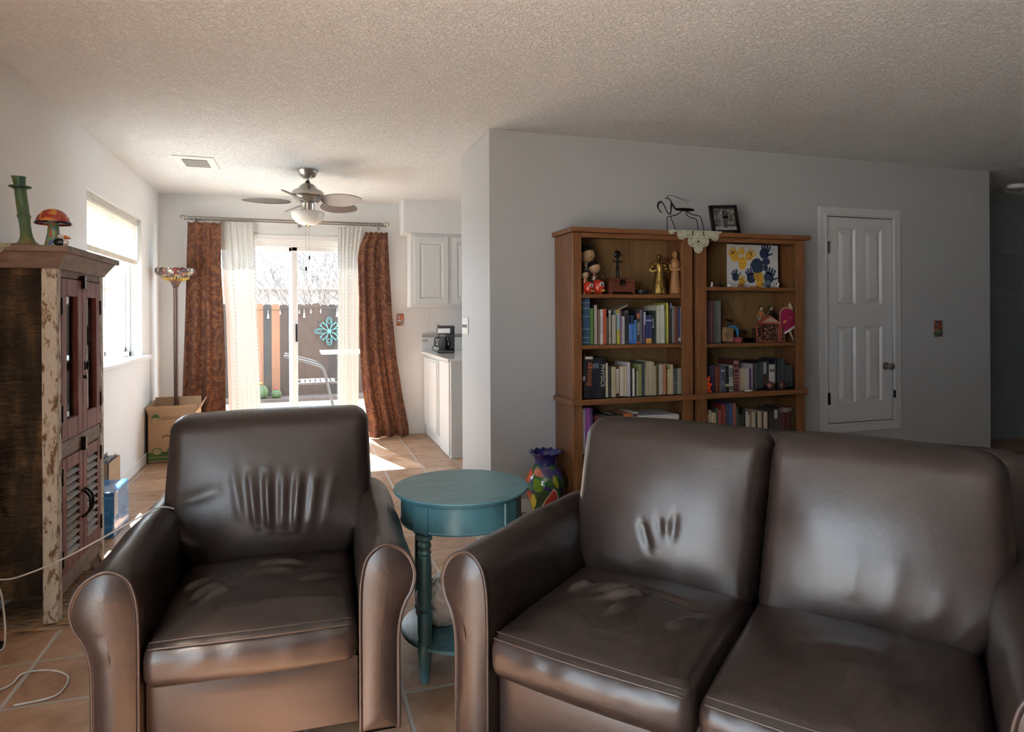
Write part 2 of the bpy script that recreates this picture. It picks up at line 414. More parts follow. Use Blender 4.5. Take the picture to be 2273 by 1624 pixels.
# door_2 : hatch door in the middle wall
mb = MB(); t = .068; yf = YW - .016
def casing(x0, x1, z0, z1, t, y):
    m = MB()
    for poly in ([(x0 - t, z0 - t), (x0 - t, z1 + t), (x0, z1), (x0, z0)], [(x1 + t, z0 - t), (x1 + t, z1 + t), (x1, z1), (x1, z0)],
                 [(x0 - t, z1 + t), (x1 + t, z1 + t), (x1, z1), (x0, z1)], [(x0 - t, z0 - t), (x1 + t, z0 - t), (x1, z0), (x0, z0)]):
        m.prism(poly, y, YW)
    # inner bead
    b = .014
    m.box(x0 - b, y - .006, z0 - b, x0, y, z1 + b); m.box(x1, y - .006, z0 - b, x1 + b, y, z1 + b)
    m.box(x0, y - .006, z1, x1, y, z1 + b); m.box(x0, y - .006, z0 - b, x1, y, z0); return m
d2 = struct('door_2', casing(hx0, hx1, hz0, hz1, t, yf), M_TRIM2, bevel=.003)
# the leaf : slab with four recessed raised panels
g = .006; lx0, lx1, lz0, lz1 = hx0 + g, hx1 - g, hz0 + g, hz1 - g
mb = MB(); yl = YW + .004; W_ = lx1 - lx0; H_ = lz1 - lz0
pc = [(lx0 + .115, lx0 + .285), (lx0 + .375, lx0 + .545)]
pz = [(lz0 + .145, lz0 + .145 + .585), (lz0 + .90, lz1 - .085)]
xs = [lx0, pc[0][0], pc[0][1], pc[1][0], pc[1][1], lx1]; zs = [lz0, pz[0][0], pz[0][1], pz[1][0], pz[1][1], lz1]
for i in range(5):
    for j in range(5):
        a0, a1, b0, b1 = xs[i], xs[i + 1], zs[j], zs[j + 1]
        if i in (1, 3) and j in (1, 3):
            def ringf(x0, x1, z0, z1, ya, d, yb):
                o = [(x0, ya, z0), (x1, ya, z0), (x1, ya, z1), (x0, ya, z1)]
                n_ = [(x0 + d, yb, z0 + d), (x1 - d, yb, z0 + d), (x1 - d, yb, z1 - d), (x0 + d, yb, z1 - d)]
                mb.add(o + n_, [(k, (k + 1) % 4, (k + 1) % 4 + 4, k + 4) for k in range(4)])
            ringf(a0, a1, b0, b1, yl, .014, yl + .014)
            ringf(a0 + .014, a1 - .014, b0 + .014, b1 - .014, yl + .014, .034, yl + .002)
            c = .048; mb.add([(a0 + c, yl + .002, b0 + c), (a1 - c, yl + .002, b0 + c), (a1 - c, yl + .002, b1 - c), (a0 + c, yl + .002, b1 - c)], [(0, 1, 2, 3)])
        else:
            mb.add([(a0, yl, b0), (a1, yl, b0), (a1, yl, b1), (a0, yl, b1)], [(0, 1, 2, 3)])
mb.add([(lx0, yl, lz0), (lx0, yl + .03, lz0), (lx1, yl, lz0), (lx1, yl + .03, lz0), (lx0, yl, lz1), (lx0, yl + .03, lz1), (lx1, yl, lz1), (lx1, yl + .03, lz1)],
       [(0, 1, 5, 4), (2, 3, 7, 6), (4, 5, 7, 6), (0, 1, 3, 2), (1, 3, 7, 5)])
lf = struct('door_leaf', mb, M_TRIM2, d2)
kz = 1.27 - .245; kx = lx1 - .075
k = MB(); k.lathe([(.030, 0), (.030, .006), (.012, .010), (.012, .035), (.020, .040), (.027, .052), (.026, .064), (.016, .070), (0.001, .071)], 20)
ko = k.build('door_knob', M_NICK, d2, smooth=50); ko.rotation_euler = (R(90), 0, 0); ko.location = (at(1966, 812, Y=YW).x, YW + .004, at(1966, 812, Y=YW).z)
for z, x in ((1.76, lx0), (.62, lx0)):
    struct('hinge', MB().box(x - .012, yf - .010, z - .045, x + .012, yf + .004, z + .045), M_NICK if z > 1 else M_STEEL, d2, bevel=.002)
struct('latch', MB().box(lx1 - .006, yf - .008, .60, lx1 + .010, yf + .004, .66), M_STEEL, d2, bevel=.002)

# soffit and ceiling vent
struct('trim_1', MB().box(.985, 6.63, 2.103, 9.2, YB, CE), M_WALL)
v0 = at(400, 345, Z=CE); v1 = at(470, 373, Z=CE)
vt = thing('ceiling_vent', 'white rectangular air vent on ceiling left of the fan', 'vent', ((v0.x + v1.x) / 2 - .0, (v0.y + v1.y) / 2, CE))
MB().box(-.14, -.20, -.008, .14, .20, 0).build('frame', M_TRIM, vt, bevel=.003)
mb = MB()
for i in range(10): mb.box(-.085, -.12 + i * .024, -.016, .085, -.12 + i * .024 + .012, -.008, rot=Matrix.Rotation(R(35), 3, 'X'))
mb.build('louvre', plain('vent_louvre', (.35, .34, .32), .5), vt)

# smoke detector in the hall
p = at(2240, 418, Z=CE - .02)
o = MB().lathe([(.0, 0), (.05, .002), (.065, .012), (.07, .035), (.07, .04)], 24).build('smoke_detector', M_WHITE, smooth=40); o.location = (p.x, p.y - .06, CE - .04)
tag(o, 'round white smoke detector on the dark hall ceiling', 'smoke detector')

# ================================================================ SEATING
def rbox(n, dims, r, fn):
    """rounded box surface, subdivided, each point sent through fn"""
    A = Vector(dims); idx = {}; vs = []; fs = []
    def key(i, j, k):
        q = (i, j, k)
        if q not in idx:
            p = Vector((2 * i / n[0] - 1, 2 * j / n[1] - 1, 2 * k / n[2] - 1))
            s = Vector((p.x * A.x, p.y * A.y, p.z * A.z))
            inn = Vector([max(-(A[c] - r[c]), min(A[c] - r[c], s[c])) for c in range(3)])
            d = Vector([(s[c] - inn[c]) / r[c] for c in range(3)])
            if d.length > 0: d.normalize()
            s = inn + Vector([d[c] * r[c] for c in range(3)])
            idx[q] = len(vs); vs.append(fn(s))
        return idx[q]
    for ax in range(3):
        a, b = [(1, 2), (2, 0), (0, 1)][ax]
        for side in (0, n[ax]):
            for i in range(n[a]):
                for j in range(n[b]):
                    c = []
                    for (di, dj) in ((0, 0), (1, 0), (1, 1), (0, 1)):
                        q = [0, 0, 0]; q[ax] = side; q[a] = i + di; q[b] = j + dj; c.append(key(*q))
                    fs.append(c if side else c[::-1])
    m = MB(); m.add(vs, fs); return m
def ridge(x, z, ridges):
    """soft creases: (x0,z0,x1,z1,width,height)"""
    h = 0
    for (x0, z0, x1, z1, w, a) in ridges:
        dx, dz = x1 - x0, z1 - z0; L = math.hypot(dx, dz) + 1e-9
        t = ((x - x0) * dx + (z - z0) * dz) / L / L; t2 = max(0, min(1, t))
        d = math.hypot(x - x0 - dx * t2, z - z0 - dz * t2)
        fade = max(0.0, 1 - abs(2 * t2 - 1) ** 3) if 0 <= t <= 1 else .0
        h += a * math.exp(-(d / w) ** 2) * (fade if 0 <= t <= 1 else math.exp(-(d / w) ** 2) * .3)
    return h

ARM_H = .615
def arm_profile(m=6):
    # outline of the rolled arm seen from the front; x grows outward, z up; x=0 is the seat side
    pts = [(0, .088), (0, .30), (.0, .43), (.004, .52), (.022, .583), (.064, .613), (.106, .604), (.140, .572), (.156, .525), (.148, .478), (.127, .440), (.113, .395), (.108, .33), (.108, .20), (.108, .088)]
    v = cat_pts([(a, 0, b) for a, b in pts], m)
    return [(p.x, p.z) for p in v]
def make_arm(parent, x_in, s, y0, y1):
    """s=+1: outward is +x"""
    prof = arm_profile(); N = len(prof); cx = .07; cz = .40
    mb = MB(); rows = [(y0 + .000, -.022), (y0 - .012, -.012), (y0 - .016, -.004), (y0 - .010, .0), (y0 + .004, .002)]
    L = y1 - y0
    for k in range(1, 14): rows.append((y0 + L * k / 13, .002 * sin(k * 1.3)))
    vs = []
    for (y, off) in rows:
        for i, (a, b) in enumerate(prof):
            dx, dz = a - cx, b - cz
            pv = Vector((prof[min(i + 1, N - 1)][0] - prof[max(i - 1, 0)][0], 0, prof[min(i + 1, N - 1)][1] - prof[max(i - 1, 0)][1]))
            nrm = Vector((-pv.z, 0, pv.x)).normalized() if pv.length > 0 else Vector((0, 0, 0))
            if b < .1: nrm = Vector((-1 if a < .05 else 1, 0, 0))
            t = (y - y0) / L
            z = b + nrm.z * off + .012 * sin(pi * min(1, max(0, t))) * max(0, (b - .45) / .17)
            vs.append((x_in + s * (a + nrm.x * off), y, z))
    fs = []
    for r_ in range(len(rows) - 1):
        for i in range(N - 1):
            fs.append((r_ * N + i, r_ * N + i + 1, (r_ + 1) * N + i + 1, (r_ + 1) * N + i))
    fs.append(tuple(range(N))); fs.append(tuple((len(rows) - 1) * N + i for i in range(N)))
    mb.add(vs, fs)
    # bottom
    nb = len(rows)
    fs2 = [(r_ * N, r_ * N + N - 1, (r_ + 1) * N + N - 1, (r_ + 1) * N) for r_ in range(nb - 1)]
    mb.f += fs2; mb.m += [0] * len(fs2)
    arm = mb.build('armrest', M_LEA, parent, smooth=45)
    # puffed front facing: rings shrinking toward the middle
    prof = prof + [(.108 * (1 - k / 5), .088) for k in range(1, 5)]; N = len(prof)
    mb = MB(); K = 10; vs = []
    axis = []
    for i, (a, b) in enumerate(prof):
        w_ = max(0, min(1, (b - .30) / .24)); w_ = w_ * w_ * (3 - 2 * w_)
        axis.append((.054 + .022 * w_, max(.14, min(.535, b))))
    for k in range(K + 1):
        t = k / K; bul = .020 * (1 - (1 - t) ** 2)
        for i, (a, b) in enumerate(prof):
            ax_, az_ = axis[i]
            q = (1 - t)
            wr = .0015 * sin(b * 60 + a * 20) * t * (1 if .36 < b < .46 else .2)
            vs.append((x_in + s * (ax_ + (a - ax_) * q), y0 - .011 - bul - wr, az_ + (b - az_) * q))
    fs = [(k * N + i, k * N + (i + 1) % N, (k + 1) * N + (i + 1) % N, (k + 1) * N + i) for k in range(K) for i in range(N)]
    mb.add(vs, fs); mb.build('front_facing', M_LEA, arm, smooth=True, weld=.0012)
    path = [(x_in + s * a, y0 - .013, b) for a, b in prof[:-4]]
    MB().tube(path, .0042, 6).build('piping', M_PIPE, arm, smooth=True)
    return arm

def seat_cushion(parent, x0, x1, y0, y1, z0, z1, ridges, crown=.035, taper=None):
    hx, hy, hz = (x1 - x0) / 2, (y1 - y0) / 2, (z1 - z0) / 2
    def fn(s):
        u, v = s.x / hx, s.y / hy
        z = s.z
        if s.z > 0:
            k = max(0, 1 - abs(u) ** 2.6) * max(0, 1 - abs(v) ** 2.6)
            z += crown * k
            z += 2.6 * ridge(s.x, s.y, ridges) * min(1, s.z / hz * 1.5)
            z += .003 * noise.noise(Vector((s.x * 9, s.y * 9, 3.3 + x0)))
        yy = s.y - (.018 * (1 - u * u) * (1 if v < -.7 else 0) * (1 - (s.z / hz) ** 2 * .6) if v < -.7 else 0)
        if v < -.85:  # small puckers on the front face
            yy += .0022 * sin(s.x * 55 + 3 * noise.noise(Vector((s.x * 6, s.z * 20, 1)))) * (.5 + .5 * s.z / hz)
        return Vector(((x0 + x1) / 2 + s.x, (y0 + y1) / 2 + yy, (z0 + z1) / 2 + z))
    c = rbox((64, 60, 12), (hx, hy, hz), (.035, .05, .05), fn).build('seat_cushion', M_LEA, parent, smooth=True)
    for off in (.0, .014):
        pts = []
        for i in range(41):
            x = -hx + .02 + (2 * hx - .04) * i / 40
            p = fn(Vector((x, -hy + .020 + off, hz - .0)))
            q = p.copy(); q.z = (z0 + z1) / 2 + hz - .012 + off * .75 + (crown * max(0, 1 - abs(x / hx) ** 2.6) * max(0, 1 - abs((-hy + .02 + off) / hy) ** 2.6)); q.y = y0 + .010 + off - .018 * (1 - (x / hx) ** 2)
            pts.append(q)
        if off == 0: MB().tube(pts, .003, 5).build('seam', M_PIPE, c, smooth=True)
        else: MB().tube(pts, .0016, 5).build('stitching', M_PIPE, c, smooth=True)
    return c

def back_cushion(parent, cx, hw, yb, zb, zt, lean, thick, ridges, flareL, flareR, crownt=.02, dip=0, crease=1.0):
    hz = (zt - zb) / 2; hy = thick / 2
    def fn(s):
        u, w = s.x / hw, s.z / hz
        t = (w + 1) / 2
        sm = max(0, min(1, t / .34)); sm = sm * sm * (3 - 2 * sm) * (1 - .22 * t)
        fl_ = flareL if u < 0 else flareR
        x = s.x + (fl_ * sm * (-1 if u < 0 else 1) if abs(fl_) > .035 else (fl_ * t if u > 0 else -fl_ * t)) * abs(u) ** 1.2
        k = max(0, 1 - abs(u) ** 2.4) * max(0, 1 - abs(w) ** 2.4)
        y = s.y
        if s.y < 0:
            y -= .045 * k + .018 * k * (1 - t)
            y -= crease * ridge(s.x, s.z, ridges) * min(1, -s.y / hy * 1.5)
            y += .003 * noise.noise(Vector((s.x * 8, s.z * 8, cx)))
        z = s.z + crownt * (1 - u * u) * max(0, w) + dip * u * max(0, w)
        return Vector((cx + x, yb + t * 2 * hz * math.tan(lean) + y, zb + hz + z))
    c = rbox((72, 12, 64), (hw, hy, hz), (.045, hy * .9, .055), fn).build('back_cushion', M_LEA, parent, smooth=True)
    pts = []
    for i in range(160):
        g = i / 160 * 4; k = int(g); f = g - k; e = .035
        a = [(-1 + 2 * f, -1), (1, -1 + 2 * f), (1 - 2 * f, 1), (-1, 1 - 2 * f)][k]
        # follow the rounded corner
        X, Z = a[0] * (hw - .006), a[1] * (hz - .006)
        ix, iz = max(-(hw - .05), min(hw - .05, X)), max(-(hz - .055), min(hz - .055, Z))
        d = Vector((X - ix, Z - iz)); m_ = d.length
        if m_ > .044: d *= .044 / m_
        pts.append(fn(Vector((ix + d.x, -hy * .45, iz + d.y))))
    MB().tube(pts, .0028, 5, closed=True).build('seam', M_PIPE, c, smooth=True)
    return c

def seating(name, label, cat, loc, rz, W, nseat, seat_r, back_r, backs, aw=.17, depth=.80):
    t = thing(name, label, cat, loc, rz)
    make_arm(t, 0, -1, 0, depth); make_arm(t, W, 1, 0, depth)
    # base
    MB().box(.004, .05, .085, W - .004, depth, .31).build('base_panel', M_LEA, t, bevel=.012, seg=3)
    sw = W / nseat
    for i in range(nseat):
        seat_cushion(t, i * sw + .002, (i + 1) * sw - .002, -.022, .62, .285, .412, seat_r[i])
        if True:
            mbp = MB()
            def ff(u, v, i=i): return Vector((i * sw + .006 + u * (sw - .012), .035 - .012 * sin(pi * u) ** .5 * sin(pi * v) ** .5, .095 + v * .19))
            mbp.grid(ff, 16, 8); mbp.build('front_panel', M_LEA, t, smooth=True)
    for b in backs: back_cushion(t, **b, ridges=back_r[b['cx']])
    # rear frame shell behind the cushions
    def fn(s):
        tz = (s.z + .38) / .76
        return Vector((W / 2 + s.x * (1 + .10 * max(0, tz - .45)), .79 + tz * .17 + s.y, .47 + s.z))
    rbox((20, 6, 20), (W / 2 + (.10 if nseat > 1 else .05), .055, .39), (.05, .05, .05), fn).build('back_frame', M_LEA, t, smooth=True)
    for x in (.06, W - .06):
        for y in (.24, depth - .08):
            MB().lathe([(.018, 0), (.024, .05), (.026, .09)], 12, (x, y, 0)).build('foot', M_DARK, t, smooth=40)
    return t

# armchair
CW = .562
ca = R(-2.2); corner = Vector((-.408, 1.926, 0))
b1 = dict(cx=CW / 2, hw=.277, yb=.62, zb=.385, zt=.91, lean=R(11), thick=.20, flareL=.095, flareR=.085, crownt=.008, dip=.004, crease=1.5)
crs = [(.03 + dx * .9, -.12 + dz, .03 + dx * 1.15, .08 + dz * .5, .0115, h) for dx, dz, h in
       ((-.115, .03, .004), (-.075, .015, .009), (-.035, 0, .013), (.005, -.005, .010), (.042, -.01, .013), (.082, -.01, .008), (.125, -.02, .004))]
crs += [(-.24, -.02, -.12, .03, .02, .004), (.23, -.16, .30, -.02, .02, .006), (-.26, -.10, -.2, -.18, .02, .006)]
crseat = [(-.08, .06, .12, .085, .014, .010), (-.10, .02, .10, .03, .02, .006), (-.20, -.08, -.12, -.02, .012, .008), (-.17, -.12, -.09, -.07, .012, .008), (-.12, -.20, .2, -.18, .02, .003), (.1, -.05, .24, .0, .02, .004), (-.25, .0, -.16, .05, .014, .006)]
seating('armchair', 'dark brown leather rolled-arm recliner armchair left of the teal table', 'armchair', corner, ca, CW, 1, [crseat], {b1['cx']: crs}, [b1])
# loveseat
SW = 1.127
b1 = dict(cx=.283, hw=.278, yb=.63, zb=.365, zt=.885, lean=R(13), thick=.20, flareL=.062, flareR=.034, crownt=.014, dip=0, crease=.75)
b2 = dict(cx=.845, hw=.278, yb=.63, zb=.365, zt=.885, lean=R(13), thick=.20, flareL=-.030, flareR=.085, crownt=.014, dip=-.005, crease=.45)
r1 = [(-.05, -.02, -.02, -.11, .012, -.012), (.0, .0, .012, -.06, .012, -.008), (.05, .02, .045, -.07, .012, -.009), (.02, -.01, .03, -.05, .015, .006), (-.2, -.15, -.05, -.18, .03, .004)]
r2 = [(-.02, -.14, .0, .02, .02, .005), (.06, -.17, .08, .0, .018, .005), (.14, -.18, .16, -.05, .018, .006), (.2, -.2, .22, -.1, .014, .006), (.1, -.22, .12, -.14, .012, .004)]
s1 = [(-.12, .02, .02, .07, .014, .010), (-.08, -.03, .03, .06, .013, .010), (-.02, -.10, .02, .02, .014, .008), (.04, .08, .2, .06, .014, -.006), (-.2, .0, -.15, .06, .013, .008), (-.15, .05, .05, .11, .012, .006), (.14, -.1, .2, .02, .014, .005)]
s2 = [(-.1, .0, .1, .03, .04, .004), (.0, -.1, .1, -.1, .05, .003)]
seating('loveseat', 'two-seat dark brown leather loveseat with split back cushions in the right foreground', 'sofa',
        (.484, 1.712, 0), R(-50.4), SW, 2, [s1, s2], {.283: r1, .845: r2}, [b1, b2])

# ================================================================ TEAL SIDE TABLE
TT = .637; tx, ty = .560, 2.365
tb = thing('side_table', 'round teal painted side table between the armchair and the loveseat', 'side table', (tx, ty, 0))
MB().lathe([(0, TT - .022), (.232, TT - .022), (.238, TT - .018), (.240, TT - .012), (.247, TT - .010), (.250, TT - .005), (.247, TT), (0, TT + .0005)], 72).build('tabletop', M_TEAL, tb, smooth=30)
MB().lathe([(.205, TT - .024), (.222, TT - .024), (.222, TT - .108), (.225, TT - .112), (.222, TT - .118), (.205, TT - .118)], 72, cap=False).build('apron', M_TEAL, tb, smooth=30)
legang = [217.6 + R(0) - 0, 307.6, 37.6, 127.6]
lp = [(0.019, 0), (.021, .03), (.016, .0305), (.0145, .05), (.024, .14), (.026, .19), (.027, .194), (.023, .20), (.023, .232), (.026, .236), (.021, .245), (.027, .258), (.021, .272), (.025, .30), (.024, .40), (.022, .435), (.018, .44), (.024, .448), (.018, .458), (.023, .468), (.024, .475), (.018, .486), (.028, .497), (.024, .508), (.03, .512)]
lp = [(.013, 0), (.015, .01), (.024, .095), (.026, .11)] + [(.0255, .115), (.0255, .145), (.022, .15), (.0245, .165)] + lp[9:]
for a in legang:
    x, y = .203 * cos(R(a)), .203 * sin(R(a))
    lg = MB().lathe(lp, 24, (x, y, 0)).build('leg', M_TEAL, tb, smooth=35)
    m = MB(); rm = Matrix.Rotation(R(a), 3, 'Z'); m.box(x - .022, y - .034, TT - .122, x + .022, y + .034, TT - .024, rot=rm)
    m.build('leg_block', M_TEAL, lg, bevel=.004)
MB().lathe([(0, .115), (.212, .115), (.222, .120), (.222, .132), (.212, .137), (0, .1372)], 64).build('lower_shelf', M_TEAL, tb, smooth=30)
# crumpled white plastic bag on the lower shelf
def blob(s):
    p = Vector(s)
    a = noise.noise(p * 14) * .022 + noise.noise(p * 34 + Vector((5, 1, 2))) * .013 + abs(noise.noise(p * 22)) * .02
    q = p * (1 + a * 7); q.z = max(q.z, -.075)
    if q.z > .02: q.x *= 1 - (q.z - .02) * 2.2; q.y *= 1 - (q.z - .02) * 2.2
    return q
m = MB()
mb = rbox((26, 26, 26), (.10, .08, .085), (.07, .07, .07), blob)
m_, nt, bs = newmat('thin_plastic_film'); bs.inputs['Base Color'].default_value = (.86, .85, .83, 1); bs.inputs['Roughness'].default_value = .25
bg = mb.build('plastic_bag', m_, smooth=25); bg.location = (tx - .055, ty + .03, .138 + .076); bg.rotation_euler = (0, 0, .4)
tag(bg, 'crumpled white plastic bag on the lower shelf of the teal table', 'plastic bag')
# small dark thing tucked beside the bag
o = MB().box(-.03, -.02, 0, .03, .02, .085).build('black_pouch', M_DARK, bevel=.008); o.location = (tx + .045, ty - .07, .138)
tag(o, 'small black case standing beside the plastic bag on the table shelf', 'case')

# ================================================================ LEFT CABINET
XF = -.955; CY0, CY1 = 3.115, 3.775; CH = 1.478
def oldwood():
    m, nt, bs = newmat('rough_sawn_dark_wood'); bs.inputs['Roughness'].default_value = .8
    a = node(nt, 'ShaderNodeTexNoise', ins={'Scale': 5, 'Detail': 5, 'Roughness': .6}); nt.links.new(coords(nt, (2.2, 2.2, .55)), a.inputs[0])
    b = node(nt, 'ShaderNodeTexNoise', ins={'Scale': 14, 'Detail': 7, 'Roughness': .7, 'Distortion': 1.0}); nt.links.new(coords(nt, (1.6, 1.6, 9)), b.inputs[0])
    ad = node(nt, 'ShaderNodeMath', operation='MULTIPLY_ADD', ins={1: .75, 2: -.14}); nt.links.new(a.outputs['Fac'], ad.inputs[0])
    sm = node(nt, 'ShaderNodeMath', operation='MULTIPLY_ADD', ins={1: .5}); nt.links.new(b.outputs['Fac'], sm.inputs[0]); nt.links.new(ad.outputs[0], sm.inputs[2])
    nt.links.new(ramp(nt, sm.outputs[0], [(.40, (.022, .013, .008)), (.50, (.060, .034, .017)), (.58, (.13, .072, .030)), (.68, (.30, .18, .07))]), bs.inputs['Base Color'])
    bump(nt, bs, b.outputs['Fac'], .9, .010); return m
M_OLD = oldwood()
def chipped():
    m, nt, bs = newmat('chipped_white_paint'); bs.inputs['Roughness'].default_value = .75; co = coords(nt, (14, 14, 5))
    n = node(nt, 'ShaderNodeTexNoise', ins={'Scale': 2.6, 'Detail': 8, 'Roughness': .7, 'Distortion': .5}); nt.links.new(co, n.inputs[0])
    nt.links.new(ramp(nt, n.outputs['Fac'], [(.40, (.14, .075, .04)), (.44, (.28, .19, .12)), (.48, (.56, .51, .42)), (.8, (.66, .62, .53))]), bs.inputs['Base Color'])
    bump(nt, bs, n.outputs['Fac'], .5, .005); return m
M_CHIP = chipped()
M_REDW = streaky('worn_red_wood', [(.2, (.080, .018, .014)), (.5, (.19, .048, .036)), (.75, (.27, .11, .085)), (.9, (.38, .25, .20))], (10, 10, 1.6), .65, .3, detail=8)
M_GREYW = streaky('weathered_brown_wood', [(.2, (.09, .055, .040)), (.55, (.22, .15, .115)), (.85, (.36, .28, .23))], (2, 3, 12), .7, .4, detail=8)
M_SLAT = streaky('mixed_worn_slats', [(.25, (.16, .09, .06)), (.45, (.30, .22, .16)), (.6, (.17, .19, .20)), (.8, (.42, .36, .28))], (3, 5, 11), .7, .4, nscale=2.2, detail=6)
cb = thing('rustic_cabinet', 'tall distressed wood cabinet with glazed upper and louvred lower red doors at left', 'cabinet', (XF, CY0, 0))
def CB(x0, y0, z0, x1, y1, z1): return (x0 - XF, y0 - CY0, z0, x1 - XF, y1 - CY0, z1)
XW = XL + .02
m = MB().box(*CB(XW, CY0 + .012, .13, XF - .04, CY0 + .035, CH)); m.build('side_panel', M_OLD, cb)
MB().box(*CB(XW, CY1 - .035, .13, XF - .04, CY1 - .012, CH)).build('side_panel', M_OLD, cb)
MB().box(*CB(XW, CY0 + .035, .13, XW + .015, CY1 - .035, CH)).build('back_panel', M_OLD, cb)
MB().box(*CB(XW, CY0 + .035, .13, XF - .03, CY1 - .035, .16)).build('bottom_board', M_OLD, cb)
for z in (.70, 1.06): MB().box(*CB(XW + .02, CY0 + .035, z, XF - .05, CY1 - .035, z + .02)).build('shelf', M_OLD, cb)
for y in (CY0, CY1 - .055):
    MB().box(*CB(XF - .055, y, .0155, XF, y + .055, CH)).build('post', M_CHIP, cb, bevel=.006)
    MB().box(*CB(XW, y, .0155, XW + .05, y + .05, CH)).build('post', M_CHIP, cb, bevel=.006)
# front rails
MB().box(*CB(XF - .03, CY0 + .055, 1.435, XF - .006, CY1 - .055, CH)).build('top_rail', M_GREYW, cb, bevel=.003)
MB().box(*CB(XF - .03, CY0 + .055, .670, XF - .004, CY1 - .055, .738)).build('middle_rail', M_GREYW, cb, bevel=.003)
MB().box(*CB(XF - .03, CY0 + .055, .10, XF - .006, CY1 - .055, .178)).build('bottom_rail', M_GREYW, cb, bevel=.003)
ya, yb_ = CY0 + .058, CY1 - .058; ym = (ya + yb_) / 2
M_GL2 = glass('cabinet_glass', (.75, .78, .76), .1)
for i, (p, q) in enumerate(((ya, ym - .002), (ym + .002, yb_))):
    # upper glazed door
    z0, z1 = .742, 1.432; s = .062
    m = MB(); m.box(*CB(XF - .026, p, z0, XF, p + s, z1)); m.box(*CB(XF - .026, q - s, z0, XF, q, z1))
    m.box(*CB(XF - .026, p + s, z0, XF, q - s, z0 + .085)); m.box(*CB(XF - .026, p + s, z1 - .075, XF, q - s, z1))
    d = m.build('glazed_door', M_REDW, cb, bevel=.003)
    MB().box(*CB(XF - .022, p + s - .006, z0 + .08, XF - .018, q - s + .006, z1 - .07)).build('glass_pane', M_GL2, d)
    for zz in (z0 + .12, z1 - .12):
        yy = p if i == 0 else q
        MB().box(*CB(XF - .005, yy - .006, zz - .035, XF + .006, yy + .006, zz + .035)).build('hinge', M_IRON, d, bevel=.002)
    # lower louvred door
    z0, z1 = .182, .666; s = .055
    m = MB(); m.box(*CB(XF - .026, p, z0, XF, p + s, z1)); m.box(*CB(XF - .026, q - s, z0, XF, q, z1))
    m.box(*CB(XF - .026, p + s, z0, XF, q - s, z0 + .055)); m.box(*CB(XF - .026, p + s, z1 - .055, XF, q - s, z1))
    d2_ = m.build('louvred_door', M_REDW, cb, bevel=.003)
    m = MB(); n = 11
    for k in range(n):
        zz = z0 + .055 + (z1 - z0 - .11) * (k + .5) / n
        b = CB(XF - .03, p + s - .004, zz - .004, XF + .006, q - s + .004, zz + .004)
        m.box(*b, rot=Matrix.Rotation(R(42), 3, 'Y'))
    m.build('louvre_slats', M_SLAT, d2_)
    for zz in (z0 + .07, z1 - .07):
        yy = p if i == 0 else q
        MB().box(*CB(XF - .005, yy - .006, zz - .035, XF + .006, yy + .006, zz + .035)).build('hinge', M_IRON, d2_, bevel=.002)
    # handles
    hy = ym - CY0 + (-.02 if i == 0 else .02)
    pts = cat_pts([(.0, hy, .36), (.012, hy, .365), (.030, hy, .39), (.034, hy, .42), (.030, hy, .45), (.012, hy, .475), (0, hy, .48)], 5)
    MB().tube(pts, .0055, 8).build('handle', M_IRON, d2_, smooth=True)
    rg = [(.014 + .004 * abs(cos(g)), hy + .012 * cos(g), 1.045 + .018 * sin(g)) for g in [2 * pi * k / 20 for k in range(20)]]
    MB().tube(rg, .0032, 6, closed=True).build('ring_pull', M_IRON, d, smooth=True)
    if i == 1: MB().box(.0, hy - .008, .985, .012, hy + .008, 1.0).build('keyhole_plate', M_IRON, d)
for zz in (1.435, .700):
    MB().box(-.004, ym - CY0 - .012, zz - .04, .014, ym - CY0 + .014, zz + .02).build('turn_latch', M_IRON, cb, bevel=.002)
# flaring cornice
m = MB(); e = .045
def ringbox(x0, x1, y0, y1, z): return [(x0, y0, z), (x1, y0, z), (x1, y1, z), (x0, y1, z)]
x0 = XW - XF; D = CY1 - CY0
lo = ringbox(x0, .004, -.004, D + .004, CH - .012); hi = ringbox(x0, e, -e, D + e, CH + .052)
m.add(lo + hi, [(0, 1, 2, 3), (4, 5, 6, 7)] + [(k, (k + 1) % 4, (k + 1) % 4 + 4, k + 4) for k in range(4)])
m.build('cornice', M_GREYW, cb, bevel=.003)
MB().box(x0, -e - .015, CH + .052, e + .015, D + e + .015, CH + .078).build('top_board', M_GREYW, cb, bevel=.004)
TOPZ = CH + .078
# rag rug under the cabinet
def rugmat():
    m, nt, bs = newmat('woven_rag_rug'); bs.inputs['Roughness'].default_value = .95
    w = node(nt, 'ShaderNodeTexNoise', ins={'Scale': 3, 'Detail': 5}); nt.links.new(coords(nt, (3, 28, 1)), w.inputs[0])
    nt.links.new(ramp(nt, w.outputs['Fac'], [(.25, (.05, .05, .055)), (.42, (.16, .11, .07)), (.5, (.45, .19, .06)), (.58, (.40, .33, .22)), (.7, (.15, .17, .17))]), bs.inputs['Base Color'])
    bump(nt, bs, w.outputs['Fac'], .8, .01); return m
m = MB()
def rf(u, v):
    x = -1.25 + .45 * u; y = 3.09 + .80 * v
    z = .010 + .004 * noise.noise(Vector((x * 40, y * 60, 0)))
    if u in (0, 1) or v in (0, 1): z = .001
    return Vector((x + .004 * noise.noise(Vector((0, y * 30, 1))), y + .005 * noise.noise(Vector((x * 30, 0, 1))), z))
m.grid(rf, 40, 60); o = recenter(m.build('rag_rug', rugmat(), smooth=True)); tag(o, 'colourful woven rag rug under the distressed cabinet', 'rug')

